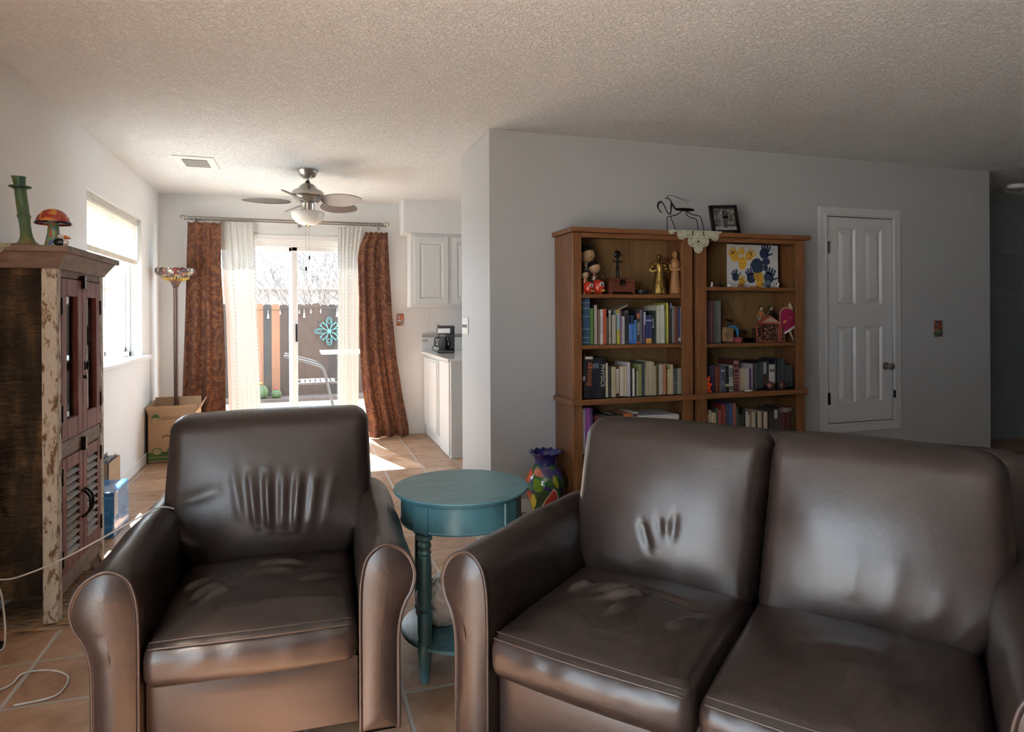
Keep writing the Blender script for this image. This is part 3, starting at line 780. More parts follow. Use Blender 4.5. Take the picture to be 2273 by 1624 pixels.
# things on the cabinet top
def greenpot():
    m, nt, bs = newmat('green_glazed_pottery'); bs.inputs['Roughness'].default_value = .4
    n = node(nt, 'ShaderNodeTexNoise', ins={'Scale': 11, 'Detail': 3}); nt.links.new(coords(nt, (1, 1, .5)), n.inputs[0])
    nt.links.new(ramp(nt, n.outputs['Fac'], [(.3, (.03, .10, .07)), (.5, (.10, .17, .075)), (.65, (.28, .22, .09)), (.8, (.12, .20, .14))]), bs.inputs['Base Color'])
    bump(nt, bs, n.outputs['Fac'], .2, .005); return m
c = at(62, 549, Y=3.13)
def lean(p, g, r, z):
    return Vector((p.x - .00 - max(0, z) * .11, p.y, p.z))
prof = [(.001, 0), (.050, 0), (.053, .004), (.034, .022), (.026, .045), (.0235, .075), (.0235, .105), (.0255, .128), (.029, .135), (.029, .142), (.025, .147), (.0255, .20), (.0245, .262), (.028, .268), (.046, .275), (.047, .280), (.028, .282), (.024, .285), (.0275, .315), (.031, .325), (.026, .325), (.020, .295), (.001, .29)]
prof = [(r_ * .84, z_ * .86) for r_, z_ in prof]
o = MB().lathe(prof, 32, fn=lean).build('candlestick', greenpot(), smooth=40); o.location = (c.x, 3.13, TOPZ + .001)
tag(o, 'green mottled bamboo-shaped candlestick leaning on top of the cabinet', 'candlestick')
# painted mushroom
def talav(name, cols, sc=9, base=None, rough=.2):
    m, nt, bs = newmat(name); bs.inputs['Roughness'].default_value = rough; bs.inputs['Coat Weight'].default_value = .6
    n = node(nt, 'ShaderNodeTexNoise', ins={'Scale': sc, 'Detail': 1.5, 'Distortion': 1.8}); nt.links.new(coords(nt), n.inputs[0])
    k = len(cols); nt.links.new(ramp(nt, n.outputs['Fac'], [(.3 + .4 * i / (k - 1), cc) for i, cc in enumerate(cols)], 'CONSTANT'), bs.inputs['Base Color']); return m
c = at(119, 553, Y=3.11)
mt = thing('ceramic_mushroom', 'painted ceramic mushroom with red and orange cap on the cabinet top', 'ornament', (c.x, 3.11, TOPZ + .001))
MB().lathe([(.001, 0), (.032, 0), (.028, .02), (.022, .05), (.019, .085), (.020, .098)], 24).build('stem', talav('painted_stem', [(.10, .14, .30), (.14, .30, .12), (.45, .10, .06), (.12, .17, .28)], 22), mt, smooth=40)
MB().lathe([(.019, .092), (.055, .094), (.062, .090), (.0625, .094), (.055, .118), (.038, .140), (.018, .150), (.001, .152)], 32).build('cap', talav('painted_cap', [(.30, .02, .015), (.36, .03, .02), (.36, .035, .02), (.60, .22, .03), (.80, .35, .05), (.35, .04, .02)], 14), mt, smooth=40)
MB().lathe([(.061, .088), (.065, .089), (.065, .096), (.061, .097)], 32, cap=False).build('cap_rim', plain('dark_blue_glaze', (.012, .012, .035), .2), mt, smooth=40)
c = at(137, 553, Y=3.075)
pf = thing('bird_figurine', 'small black and white bird figurine with orange beak beside the ceramic mushroom', 'ornament', (c.x, 3.075, TOPZ + .001))
MB().ball((-.008, 0, .014), .017, 14, sc=(1.3, .9, .85)).build('body', plain('black_glaze', (.01, .01, .012), .2), pf, smooth=True)
MB().ball((.014, 0, .013), .012, 14, sc=(1, .9, 1)).build('chest', plain('white_glaze', (.75, .74, .70), .2), pf, smooth=True)
MB().ball((-.002, 0, .036), .012, 14, sc=(1.15, .9, .75)).build('head', plain('white_glaze', (.75, .74, .70), .2), pf, smooth=True)
bk_ = MB().lathe([(.008, 0), (.006, .012), (.001, .024)], 12).build('beak', plain('orange_glaze', (.5, .12, .02), .2), pf, smooth=True)
bk_.location = (.010, 0, .034); bk_.rotation_euler = (0, R(105), 0)

# crochet doily material + shapes
M_LACE = plain('crochet_cotton', (.52, .52, .40), .9, bmp=.3, scale=200)
def rosette(mb, c, r, plane):
    """lace rosette: hub, spokes, rings and picot scallops"""
    def P(a, q): return plane(c[0] + q * cos(a), c[1] + q * sin(a))
    th = r * .055
    for q, w in ((.16, 1.6), (.44, 1.5), (.62, 1.3), (.86, 1.6)):
        n = 28; mb.tube([P(2 * pi * k / n, r * q) for k in range(n)], th * w, 5, closed=True)
    for k in range(14):
        a = 2 * pi * k / 14; mb.tube([P(a, r * .62), P(a, r * .86)], th * .9, 4); mb.tube([P(a, r * .14), P(a, r * .46)], th * 1.3, 4)
    n = 16
    for k in range(n):
        a0 = 2 * pi * k / n; a1 = a0 + 2 * pi / n
        mb.tube([P(a0, r * .88), P(a0 + .1, r * 1.0), P((a0 + a1) / 2, r * 1.04), P(a1 - .1, r * 1.0), P(a1, r * .88)], th * 1.1, 4)
# doily on the cabinet (left edge)
c = at(2, 552, Y=3.055)
m = MB()
def pl_cab(u, v):  # folds over the side edge of the top board
    yy = v
    if yy > 0: return Vector((c.x + u, CY0 - e - .015 + .004 + yy, TOPZ + .004))
    return Vector((c.x + u, CY0 - e - .019, TOPZ + .003 + yy))
for u, v in ((-.075, -.022), (-.045, -.014), (-.012, -.012), (.014, .012), (-.03, .03), (-.06, .06), (.0, .06)): rosette(m, (u, v), .026, pl_cab)
o = recenter(m.build('crochet_doily', M_LACE, smooth=True)); tag(o, 'cream crochet doily hanging over the edge of the cabinet top', 'doily')

# ================================================================ FLOOR ITEMS LEFT
def cutbox(o): return o
# blue tape-wrapped parcel
def bluemat():
    m, nt, bs = newmat('blue_packing_tape'); bs.inputs['Roughness'].default_value = .18
    n = node(nt, 'ShaderNodeTexNoise', ins={'Scale': 5, 'Detail': 5, 'Distortion': 1.2}); nt.links.new(coords(nt, (1, 1, 3)), n.inputs[0])
    nt.links.new(ramp(nt, n.outputs['Fac'], [(.3, (.015, .09, .26)), (.55, (.035, .17, .42)), (.75, (.20, .38, .62))]), bs.inputs['Base Color'])
    bump(nt, bs, n.outputs['Fac'], .5, .006); return m
bx = thing('wrapped_parcel', 'blue tape-wrapped box on the floor beyond the distressed cabinet', 'box', (-1.15, 4.43, 0))
MB().box(-.125, -.17, 0, .12, .17, .262).build('body', bluemat(), bx, bevel=.008)
MB().box(.121, -.168, .12, .1225, -.09, .250).build('paper_label', plain('paper_label', (.55, .58, .60), .5), bx)
# cardboard box with papers behind it
bx = thing('paper_box', 'open cardboard box of loose papers against the left wall behind the blue parcel', 'box', (-1.225, 4.86, 0))
m = MB(); a, b, h, t = .055, .14, .335, .004
m.box(-a, -b, 0, a, b, t); m.box(-a, -b, 0, -a + t, b, h); m.box(a - t, -b, 0, a, b, h); m.box(-a, -b, 0, a, -b + t, h); m.box(-a, b - t, 0, a, b, h)
m.build('carton', M_CARD, bx)
for k in range(5):
    q = MB().box(-.045 + .018 * k, -.12, .20, -.043 + .018 * k, .10, .35 + .008 * (k % 3), rot=Matrix.Rotation(R(-14 + 6 * k), 3, 'Y')).build('paper_sheet', plain('white_paper', (.62, .62, .60), .7) if k % 2 else plain('grey_folder', (.12, .13, .14), .6), bx)
# large open produce carton in the corner
pb = thing('produce_carton', 'large open cardboard produce carton printed in green in the back left corner', 'box', (-1.28 + .20, 6.47, 0))
a, b, h, t = .19, .165, .43, .006
m = MB(); m.box(-a, -b, 0, a, b, t); m.box(-a, -b, 0, -a + t, b, h); m.box(a - t, -b, 0, a, b, h); m.box(-a, -b, 0, a, -b + t, h); m.box(-a, b - t, 0, a, b, h)
m.build('carton', M_CARD, pb)
flap = [(( -a, -b, h), (a, -b, h), (a, -b - .0, h + .045), (-a - .0, -b - .0, h + .045))]
for nm, pts in (('flap', [(-a, -b, h), (a, -b, h), (a + .01, -b - .012, h + .06), (-a - .01, -b - .012, h + .06)]),
                ('flap', [(-a, b, h), (a, b, h), (a, b + .01, h + .10), (-a, b + .01, h + .10)]),
                ('flap', [(a, -b, h), (a, b, h), (a + .045, b, h + .09), (a + .045, -b, h + .05)]),
                ('flap', [(-a, -b, h), (-a, b, h), (-a - .004, b, h + .08), (-a - .004, -b, h + .05)])):
    q = MB(); q.add(pts, [(0, 1, 2, 3)]); q.build(nm, M_CARD, pb, solid=.005)
M_GRN = plain('green_ink', (.07, .15, .035), .7); M_BRN = plain('brown_ink', (.16, .07, .03), .7)
yq = -b - .0012
def card(nm, polys, mat, y=yq, par=pb):
    q = MB()
    for poly in polys: q.prism(poly, y, y + .001)
    return q.build(nm, mat, par)
card('green_band', [[(-a, .02), (a, .02), (a, .048), (-a, .048)], [(-a, .054), (a, .054), (a, .075), (-.10, .09), (-.02, .078), (.05, .092), (-a, .09)]], M_GRN)
el = lambda cx, cz, rx, rz, n=20: [(cx + rx * cos(2 * pi * k / n), cz + rz * sin(2 * pi * k / n)) for k in range(n)]
card('vegetable_print', [el(-.115, .098, .042, .034)], M_GRN, yq - .0004); card('vegetable_print', [el(-.115, .099, .034, .026)], plain('pale_card_ink', (.42, .33, .18), .7), yq - .0008)
card('vegetable_print', [el(.0, .102, .038, .030)], M_GRN, yq - .0004)
card('crate_print', [[(-.155, .365), (-.095, .365), (-.095, .40), (-.11, .42), (-.14, .42), (-.155, .40)]], M_GRN, yq - .0004)
card('crate_print', [[(-.150, .367), (-.100, .367), (-.100, .388), (-.150, .388)]], plain('pale_card_ink', (.42, .33, .18), .7), yq - .0008)
card('text_lines', [[(-.085, .394), (.07, .394), (.07, .397), (-.085, .397)], [(-.085, .380), (.07, .380), (.07, .386), (-.085, .386)], [(-.085, .372), (.07, .372), (.07, .3745), (-.085, .3745)]], M_BRN)
card('crest_print', [[(-.08, .212), (-.066, .232), (-.04, .243), (-.01, .234), (.03, .24), (.03, .228), (-.01, .222), (-.04, .229), (-.06, .222), (-.072, .206)]], M_BRN)

# white cords
M_CORD = plain('white_cord', (.62, .60, .56), .5, bmp=0)
pts = [at(0, 1530, Z=.006), at(50, 1495, Z=.006), at(110, 1487, Z=.006), at(150, 1500, Z=.006), at(140, 1530, Z=.006), at(110, 1548, Z=.006), at(30, 1565, Z=.006)]
pts = [pts[0] + Vector((-.25, -.02, 0))] + pts
o = MB().tube(cat_pts(pts, 10), .0035, 8).build('white_cable', M_CORD, smooth=True); tag(recenter(o), 'white cable looped on the tile floor beside the armchair', 'cable')
# charging cable draped from the armchair's left arm and down
A0 = corner
def loc2w(x, y, z):
    return Vector((A0.x + x * cos(ca) - y * sin(ca), A0.y + x * sin(ca) + y * cos(ca), z))
pa = loc2w(-.04, .60, .608)
pts = [loc2w(.02, .58, .565), loc2w(-.02, .56, .603), loc2w(-.07, .52, .628), loc2w(-.13, .48, .606), at(230, 1192, Y=2.55), at(150, 1235, Y=2.65), at(80, 1266, Y=2.80), at(20, 1285, Y=2.92), at(-30, 1283, Y=2.98)]
o = MB().tube(cat_pts(pts, 10), .003, 8).build('charging_cable', M_CORD, smooth=True); tag(recenter(o), 'thin white cable stretched from the armchair arm toward the left edge', 'cable')
pts = [at(-25, 1260, Y=2.98), at(0, 1310, Y=2.98), at(7, 1345, Y=2.98), at(12, 1400, Y=2.96), at(9, 1435, Z=.012), at(-4, 1445, Z=.008)]
o = MB().tube(cat_pts(pts, 10), .0035, 8).build('hanging_cable', M_CORD, smooth=True); tag(recenter(o), 'white cable hanging down to the floor in front of the cabinet side', 'cable')
p = at(-2, 1440, Z=0)
o = MB().box(-.03, -.02, 0, .012, .02, .022).build('power_adapter', M_DARK, bevel=.004); o.location = (p.x, p.y, 0); tag(o, 'small black adapter on the floor at the left picture edge', 'adapter')

# ================================================================ FLOOR LAMP
lp_ = at(391, 890, Y=6.62)
fl = thing('floor_lamp', 'bronze torchiere floor lamp with stained-glass bowl in the back left corner', 'lamp', (lp_.x, 6.62, 0))
M_BRZ = plain('bronze_lamp_metal', (.13, .085, .07), .4, .7)
MB().lathe([(.001, 0), (.14, 0), (.145, .012), (.10, .028), (.03, .04), (.018, .06)], 32).build('base', M_BRZ, fl, smooth=40)
MB().lathe([(.019, .05), (.019, 1.545)], 20).build('pole', M_BRZ, fl, smooth=40)
MB().lathe([(.019, 1.525), (.026, 1.535), (.024, 1.548), (.034, 1.558), (.040, 1.575), (.058, 1.590)], 24).build('socket_cup', M_BRZ, fl, smooth=40)
def tiff():
    m, nt, bs = newmat('stained_glass'); bs.inputs['Roughness'].default_value = .15
    co = coords(nt, (1, 1, 1)); v = node(nt, 'ShaderNodeTexVoronoi', ins={'Scale': 30}); nt.links.new(co, v.inputs[0])
    sp = node(nt, 'ShaderNodeSeparateColor'); nt.links.new(v.outputs['Color'], sp.inputs[0])
    col = ramp(nt, sp.outputs[0], [(0, (.22, .14, .11)), (.3, (.40, .36, .33)), (.5, (.25, .05, .05)), (.65, (.42, .30, .12)), (.8, (.13, .09, .10))], 'CONSTANT')
    v2 = node(nt, 'ShaderNodeTexVoronoi', feature='DISTANCE_TO_EDGE', ins={'Scale': 30}); nt.links.new(co, v2.inputs[0])
    ed = ramp(nt, v2.outputs['Distance'], [(.03, (0, 0, 0)), (.06, (1, 1, 1))])
    mx = node(nt, 'ShaderNodeMix', data_type='RGBA'); nt.links.new(ed, mx.inputs[0]); mx.inputs['A'].default_value = (.02, .015, .012, 1); nt.links.new(col, mx.inputs['B'])
    nt.links.new(mx.outputs['Result'], bs.inputs['Base Color']); bs.inputs['Transmission Weight'].default_value = .25; return m
def scal(p, g, r, z):
    k = max(0, (z - 1.64) / .06); return Vector((p.x, p.y, p.z + .006 * k * cos(g * 18)))
MB().lathe([(.060, 1.590), (.085, 1.604), (.125, 1.622), (.158, 1.645), (.170, 1.672), (.166, 1.70), (.160, 1.70), (.163, 1.672), (.152, 1.648), (.12, 1.628), (.08, 1.610), (.055, 1.598)], 72, fn=scal, cap=False).build('lamp_shade', tiff(), fl, smooth=40)
m = MB()
for k in range(26):
    g = 2 * pi * k / 26
    m.tube([(.062 * cos(g), .062 * sin(g), 1.589), (.118 * cos(g), .118 * sin(g), 1.616)], [.0035, .006], 6)
m.build('amber_petals', plain('amber_glass', (.55, .38, .10), .25), fl, smooth=True)

# ================================================================ CEILING FAN
fx, fy = at(683, 375, Z=CE).x, at(683, 375, Z=CE).y + .04
fn_ = thing('ceiling_fan', 'brushed nickel ceiling fan with five grey-brown blades and white glass bowl', 'ceiling fan', (fx, fy, 0))
FZ = 2.44
MB().lathe([(.001, FZ), (.080, FZ), (.082, FZ - .008), (.076, FZ - .02), (.062, FZ - .05), (.036, FZ - .068), (.001, FZ - .07)], 36).build('canopy', M_NICK, fn_, smooth=40)
MB().lathe([(.0125, FZ - .125), (.0125, FZ - .06)], 16).build('downrod', M_NICK, fn_, smooth=40)
MB().lathe([(.012, FZ - .085), (.020, FZ - .10), (.014, FZ - .115)], 16).build('rod_collar', M_STEEL, fn_, smooth=40)
mot = MB().lathe([(.001, FZ - .108), (.040, FZ - .112), (.062, FZ - .130), (.075, FZ - .150), (.108, FZ - .166), (.128, FZ - .186), (.130, FZ - .205), (.118, FZ - .215), (.105, FZ - .235), (.085, FZ - .258), (.06, FZ - .27), (.001, FZ - .272)], 48).build('motor_housing', M_NICK, fn_, smooth=40)
MB().lathe([(.112, FZ - .214), (.120, FZ - .2135), (.104, FZ - .232), (.098, FZ - .233)], 48, cap=False).build('vent_band', M_DARK, mot, smooth=40)
MB().lathe([(.052, FZ - .345), (.052, FZ - .268), (.056, FZ - .262)], 32, cap=False).build('switch_housing', M_NICK, fn_, smooth=40)
M_BLADE = streaky('grey_brown_blade', [(.2, (.115, .088, .078)), (.8, (.16, .125, .11))], (3, 3, 3), .45, .03)
for ang in (197, 125, 53, 341, 269):
    a = R(ang) - TH
    # blade outline in local x (radial), y (width)
    n = 30; top = []; rr = .50
    pts = []
    for k in range(n + 1):
        t_ = k / n; x = .13 + (rr - .13) * t_
        w = .092 * (sin(pi * min(1, t_ ** .85)) ** .55) if 0 < t_ < 1 else 0
        pts.append((x, w))
    poly = [(x, w) for x, w in pts] + [(x, -w) for x, w in pts[1:-1]][::-1]
    m = MB(); m.prism(poly, -.003, .003, 'Z')
    b = m.build('blade', M_BLADE, fn_, bevel=.001)
    b.matrix_local = Matrix.Translation((0, 0, FZ - .262)) @ Matrix.Rotation(a, 4, 'Z') @ Matrix.Rotation(R(-22), 4, 'X')
    m = MB(); m.box(.05, -.018, -.012, .15, .018, -.006); m.lathe([(.001, -.014), (.030, -.013), (.034, -.009), (.034, -.004)], 20, (.165, 0, 0))
    bi = m.build('blade_iron', M_NICK, fn_, bevel=.002); bi.matrix_local = b.matrix_local.copy()
m_, nt, bs = newmat('frosted_white_glass'); bs.inputs['Base Color'].default_value = (.86, .85, .80, 1); bs.inputs['Roughness'].default_value = .3
bs.inputs['Subsurface Weight'].default_value = .2
BZ = FZ - .335
MB().lathe([(.118, BZ), (.128, BZ - .004), (.131, BZ - .012), (.129, BZ - .035), (.118, BZ - .060), (.095, BZ - .085), (.062, BZ - .104), (.028, BZ - .113), (.001, BZ - .114)], 48).build('glass_bowl', m_, fn_, smooth=50)
MB().lathe([(.001, BZ - .110), (.030, BZ - .111), (.024, BZ - .118), (.010, BZ - .126), (.008, BZ - .138), (.001, BZ - .142)], 20).build('finial', M_NICK, fn_, smooth=40)
for dx, L, h_ in ((-.016, .315, 'f'), (.010, .225, 'f')):
    ch = MB().tube([(dx, -.01, BZ - .13), (dx, -.01, BZ - .13 - L)], .0014, 6).build('pull_chain', M_NICK, fn_)
    MB().lathe([(.002, 0), (.0075, -.006), (.0075, -.026), (.004, -.034), (.001, -.034)], 12, (dx, -.01, BZ - .13 - L)).build('pull_weight', M_STEEL, ch, smooth=40)

# ================================================================ CURTAINS
M_ROD = plain('pewter_rod', (.22, .21, .195), .38, .9)
rd = thing('curtain_rod', 'double brushed metal curtain rod with finials above the sliding door', 'curtain rod', (0, 6.84, 2.205))
xl, xr = at(405, 480, Y=6.84).x, at(860, 501, Y=6.84).x
for yy, zz, r_ in ((0, 0, .010), (.055, -.012, .007)):
    MB().tube([(xl, yy, zz), (xr, yy, zz)], r_, 12).build('rod', M_ROD, rd, smooth=40)
for x in (xl, xr):
    fi_ = MB().ball((x, 0, 0), .022, 14).build('finial', M_NICK, rd, smooth=True)
    fc_ = MB().lathe([(.012, -.012), (.017, -.004), (.017, .004), (.012, .012)], 14).build('finial_collar', M_NICK, fi_, smooth=True)
    fc_.matrix_local = Matrix.Translation((x + (.03 if x < 0 else -.03), 0, 0)) @ Matrix.Rotation(R(90), 4, 'Y')
for x in (xl + .10, -.0 - .02, xr - .08):
    MB().box(x - .008, -.006, -.03, x + .008, .105, -.016).box(x - .012, .095, -.05, x + .012, .109, .03).build('bracket', M_NICK, rd, bevel=.002)
for k, px in enumerate((418, 440, 452, 470, 486, 818, 826, 836, 846, 857)):
    x = at(px, 490, Y=6.84).x
    MB().tube([(x, .013 * cos(g), -.006 + .016 * sin(g)) for g in [2 * pi * q / 14 for q in range(14)]], .0018, 5, closed=True).build('ring', M_NICK, rd, smooth=True)

def curtain(name, label, y, zt, zb, left, right, folds, amp, mat, phase=0, nu=90, nv=60, gfn=None, ampz=None):
    """left/right: lists of (z,x)"""
    def interp(tab, z):
        tab = sorted(tab)
        if z <= tab[0][0]: return tab[0][1]
        for (z0, x0), (z1, x1) in zip(tab, tab[1:]):
            if z <= z1: return x0 + (x1 - x0) * (z - z0) / (z1 - z0)
        return tab[-1][1]
    m = MB()
    def f(u, v):
        z = zt + (zb - zt) * v
        x0, x1 = interp(left, z), interp(right, z)
        A = amp * (.45 + .75 * v)
        ph = folds * 2 * pi * u + phase + 1.2 * noise.noise(Vector((u * 3, v * 1.3, phase)))
        yy = y + A * sin(ph) * (.7 + .5 * noise.noise(Vector((u * 5, v * 2, 7 + phase)))) + A * .3 * sin(2.1 * ph + v)
        if v == 1: z += .006 * sin(ph)
        if v < .03: z += -.012 * abs(sin(folds * pi * u * 1.5)) if amp > .015 else 0
        return Vector((x0 + (x1 - x0) * u + .2 * A * cos(ph), yy, z))
    m.grid(f, nu, nv)
    o = m.build(name, mat, smooth=True, solid=.002 if amp > .015 else 0)
    return o, f
def Xp(px, py, Y=6.84): q = at(px, py, Y=Y); return (q.z, q.x)
o, f = curtain('brown_curtain', '', 6.83, 2.165, .012, [Xp(416, 493), Xp(413, 600), Xp(410, 700), Xp(403, 900), (.0, -1.14)], [Xp(491, 493), Xp(492, 600), Xp(498, 700), Xp(502, 800), Xp(503, 905), (0, -.69)], 2.6, .030, M_DRAPE, .6)
o.data.materials[0] = M_DRAPE
tag(o, 'brown paisley velvet curtain on the left side of the sliding door', 'curtain', 'brown curtains at the sliding door')
o, f = curtain('brown_curtain', '', 6.83, 2.125, .012, [Xp(812, 515), Xp(799, 545), Xp(794, 570), Xp(797, 660), Xp(798, 760), Xp(805, 860), Xp(822, 968)], [Xp(860, 515), Xp(864, 600), Xp(870, 700), Xp(880, 800), Xp(893, 880), Xp(906, 948)], 2.8, .032, M_DRAPE, 2.1)
tag(o, 'brown paisley velvet curtain gathered on the right side of the sliding door', 'curtain', 'brown curtains at the sliding door')
M_BEAD = plain('grey_bead_trim', (.30, .29, .27), .5)
def beads(o, f, us):
    for u_ in us:
        m = MB()
        for k in range(58):
            q = f(u_, (k + .5) / 58); m.ball((q.x, q.y - .006, q.z), .0048, 6)
        m.build('bead_trim', M_BEAD, o, smooth=True)
o, f = curtain('sheer_curtain', '', 6.895, 2.185, .012, [Xp(486, 490), Xp(492, 600), Xp(500, 700), Xp(506, 905), (0, -.68)], [Xp(560, 487), Xp(566, 560), Xp(568, 700), Xp(573, 800), Xp(577, 905), (0, -.39)], 6, .010, M_SHEER, 0, 110, 40)
beads(o, f, (.30, .985)); tag(o, 'white sheer curtain with bead edge on the left of the door', 'curtain', 'white sheer curtains')
o, f = curtain('sheer_curtain', '', 6.895, 2.170, .012, [Xp(750, 500), Xp(751, 700), Xp(750, 900), (0, .35)], [Xp(808, 500), Xp(800, 560), Xp(797, 700), Xp(797, 900), (0, .56)], 6, .010, M_SHEER, 1.0, 100, 40)
beads(o, f, (.02, .55)); tag(o, 'white sheer curtain with bead edge on the right of the door', 'curtain', 'white sheer curtains')

# ================================================================ KITCHEN
# upper cabinet
def raised_door(mb, x0, x1, z0, z1, y, th=.02, fr=.055):
    mb.box(x0, y, z0, x0 + fr, y + th, z1); mb.box(x1 - fr, y, z0, x1, y + th, z1)
    mb.box(x0 + fr, y, z0, x1 - fr, y + th, z0 + fr); mb.box(x0 + fr, y, z1 - fr, x1 - fr, y + th, z1)
    a0, a1, b0, b1 = x0 + fr, x1 - fr, z0 + fr, z1 - fr
    ys = [(0, y + .002), (.010, y + .014), (.018, y + .014), (.034, y + .004)]
    for (d0, ya_), (d1, yb2) in zip(ys, ys[1:]):
        o_ = [(a0 + d0, ya_, b0 + d0), (a1 - d0, ya_, b0 + d0), (a1 - d0, ya_, b1 - d0), (a0 + d0, ya_, b1 - d0)]
        n_ = [(a0 + d1, yb2, b0 + d1), (a1 - d1, yb2, b0 + d1), (a1 - d1, yb2, b1 - d1), (a0 + d1, yb2, b1 - d1)]
        mb.add(o_ + n_, [(k, (k + 1) % 4, (k + 1) % 4 + 4, k + 4) for k in range(4)])
    d = .034; mb.add([(a0 + d, y + .004, b0 + d), (a1 - d, y + .004, b0 + d), (a1 - d, y + .004, b1 - d), (a0 + d, y + .004, b1 - d)], [(0, 1, 2, 3)])
uc = thing('wall_cabinet', 'white upper kitchen cabinet with raised-panel doors under the soffit', 'cabinet', (1.06, 6.64, 1.345))
UX = .90; UH = 2.103 - 1.345
MB().box(0, .02, 0, UX, .31, UH).build('body', M_CAB, uc, bevel=.003)
for x0, x1 in ((.035, .385), (.425, .775)):
    m = MB(); raised_door(m, x0, x1, .035, UH - .035, 0); m.build('cabinet_door', M_CAB, uc, bevel=.002)
# base cabinet + counter
bcx0 = 1.255; bc0 = 5.63; HB = .852
bc = thing('base_cabinet', 'white lower kitchen cabinet below the white countertop', 'cabinet', (bcx0, 6.945, 0))
MB().box(0, -.86, 0, .60, 0, HB).build('body', M_CAB, bc, bevel=.004)
m = MB(); m.box(-.022, -.78, .11, -.002, -.36, HB - .03); m.box(-.034, -.76, .13, -.022, -.38, HB - .05); m.build('cabinet_door', M_CAB, bc, bevel=.003)
MB().box(-.020, -.34, .11, -.002, -.03, HB - .03).build('cabinet_door', M_CAB, bc, bevel=.003)
dw = thing('end_cabinet', 'plain white kitchen end panel unit nearest the hall wall', 'cabinet', (bcx0, 5.63, 0))
MB().box(-.012, 0, 0, .60, .455, HB).build('body', M_CAB, dw, bevel=.004)
MB().box(-.026, .03, .02, -.012, .43, HB - .01).build('side_panel', M_CAB, dw, bevel=.004)
ct = MB().box(bcx0 - .045, 5.60, HB, bcx0 + .62, 6.95, HB + .028).build('countertop', plain('white_laminate', (.80, .80, .77), .12, var=.02, bmp=0), bevel=.004)
tag(recenter(ct), 'glossy white kitchen countertop with backsplash', 'countertop')
m = MB().box(bcx0 - .04, 6.925, HB + .028, bcx0 + .62, 6.948, HB + .175); o = m.build('backsplash', M_CAB, bevel=.003); tag(recenter(o), 'white backsplash strip on the wall behind the coffee maker', 'backsplash')
m = MB().box(bcx0 - .035, 6.915, HB + .178, bcx0 + .62, 6.948, HB + .205).box(bcx0 - .035, 6.91, HB + .13, bcx0 + .02, 6.924, HB + .15); o = m.build('paper_towel_rail', plain('grey_rail', (.38, .37, .34), .4), bevel=.003); tag(recenter(o), 'grey rail along the top of the white backsplash', 'rail')
# coffee maker
p = at(986, 740, Y=6.55)
cm = thing('coffee_maker', 'black drip coffee maker with steel band on the white countertop', 'coffee maker', (p.x + .02, p.y, HB + .028), R(-14))
MB().box(-.085, -.11, 0, .085, .10, .035).build('base', M_DARK, cm, bevel=.008)
MB().box(-.01, -.02, .035, .085, .10, .26).build('water_tank', M_DARK, cm, bevel=.008)
MB().box(-.085, -.10, .19, .085, .10, .275).build('brew_head', M_DARK, cm, bevel=.012)
MB().box(-.080, -.104, .20, .045, -.098, .25).build('steel_band', M_NICK, cm, bevel=.002)
m = MB().lathe([(.001, .04), (.050, .04), (.062, .07), (.062, .11), (.045, .15), (.048, .165)], 24, (-.02, -.045, 0)); m.build('carafe', glass('dark_carafe', (.35, .35, .36)), cm, smooth=40)
MB().tube(cat_pts([(-.065, -.08, .155), (-.105, -.10, .15), (-.108, -.10, .08), (-.078, -.085, .07)], 5), .007, 8).build('carafe_handle', M_DARK, cm, smooth=True)
# cord to the outlet
def plate(name, label, x, z, y, w, h, cat, wall='Y'):
    t = thing(name, label, cat, (x, y, z))
    MB().box(-w / 2, -.006, -h / 2, w / 2, 0, h / 2).build('cover_plate', M_WHITE, t, bevel=.002)
    return t
q = at(972, 727, Y=6.95)
ol = plate('power_outlet', 'white wall outlet above the kitchen backsplash', q.x, q.z, 6.948, .075, .115, 'outlet')
for dz in (-.025, .025): MB().box(-.016, -.009, dz - .014, .016, -.006, dz + .014).build('socket', plain('socket_grey', (.45, .44, .42), .4), ol, bevel=.002)
MB().box(-.014, -.03, -.040, .014, -.008, -.012).build('plug', M_DARK, ol, bevel=.003)
pl = MB().tube(cat_pts([(q.x, 6.915, q.z - .03), (q.x + .0, 6.87, q.z - .06), (q.x - .05, 6.75, q.z - .14), (q.x - .10, 6.76, HB + .06), (q.x - .06, 6.72, HB + .036), (p.x + .06, p.y + .12, HB + .045)], 8), .004, 6).build('appliance_cord', M_DARK, smooth=True)
tag(recenter(pl), 'black power cord running from outlet to coffee maker', 'cord')
q = at(944, 710, Y=6.95); plate('blank_wall_plate', 'blank white wall plate left of the kitchen outlet', q.x, q.z, 6.948, .085, .13, 'wall plate')
def artmat(name, cols, sc=60):
    m, nt, bs = newmat(name); bs.inputs['Roughness'].default_value = .25
    v = node(nt, 'ShaderNodeTexVoronoi', ins={'Scale': sc}); nt.links.new(coords(nt), v.inputs[0])
    sp = node(nt, 'ShaderNodeSeparateColor'); nt.links.new(v.outputs['Color'], sp.inputs[0])
    nt.links.new(ramp(nt, sp.outputs[0], [(i / len(cols), c_) for i, c_ in enumerate(cols)], 'CONSTANT'), bs.inputs['Base Color']); return m
q = at(888, 709, Y=6.95)
o = MB().box(-.04, -.008, -.065, .04, 0, .065).build('painted_switch_plate', artmat('painted_plate_red', [(.55, .30, .12), (.50, .10, .05), (.15, .25, .45), (.65, .60, .5), (.45, .20, .08)]), bevel=.002); o.location = (q.x, 6.948, q.z)
tag(o, 'painted red and blue wall plate right of the brown curtain', 'wall plate')
q = at(2081.5, 729, Y=YW)
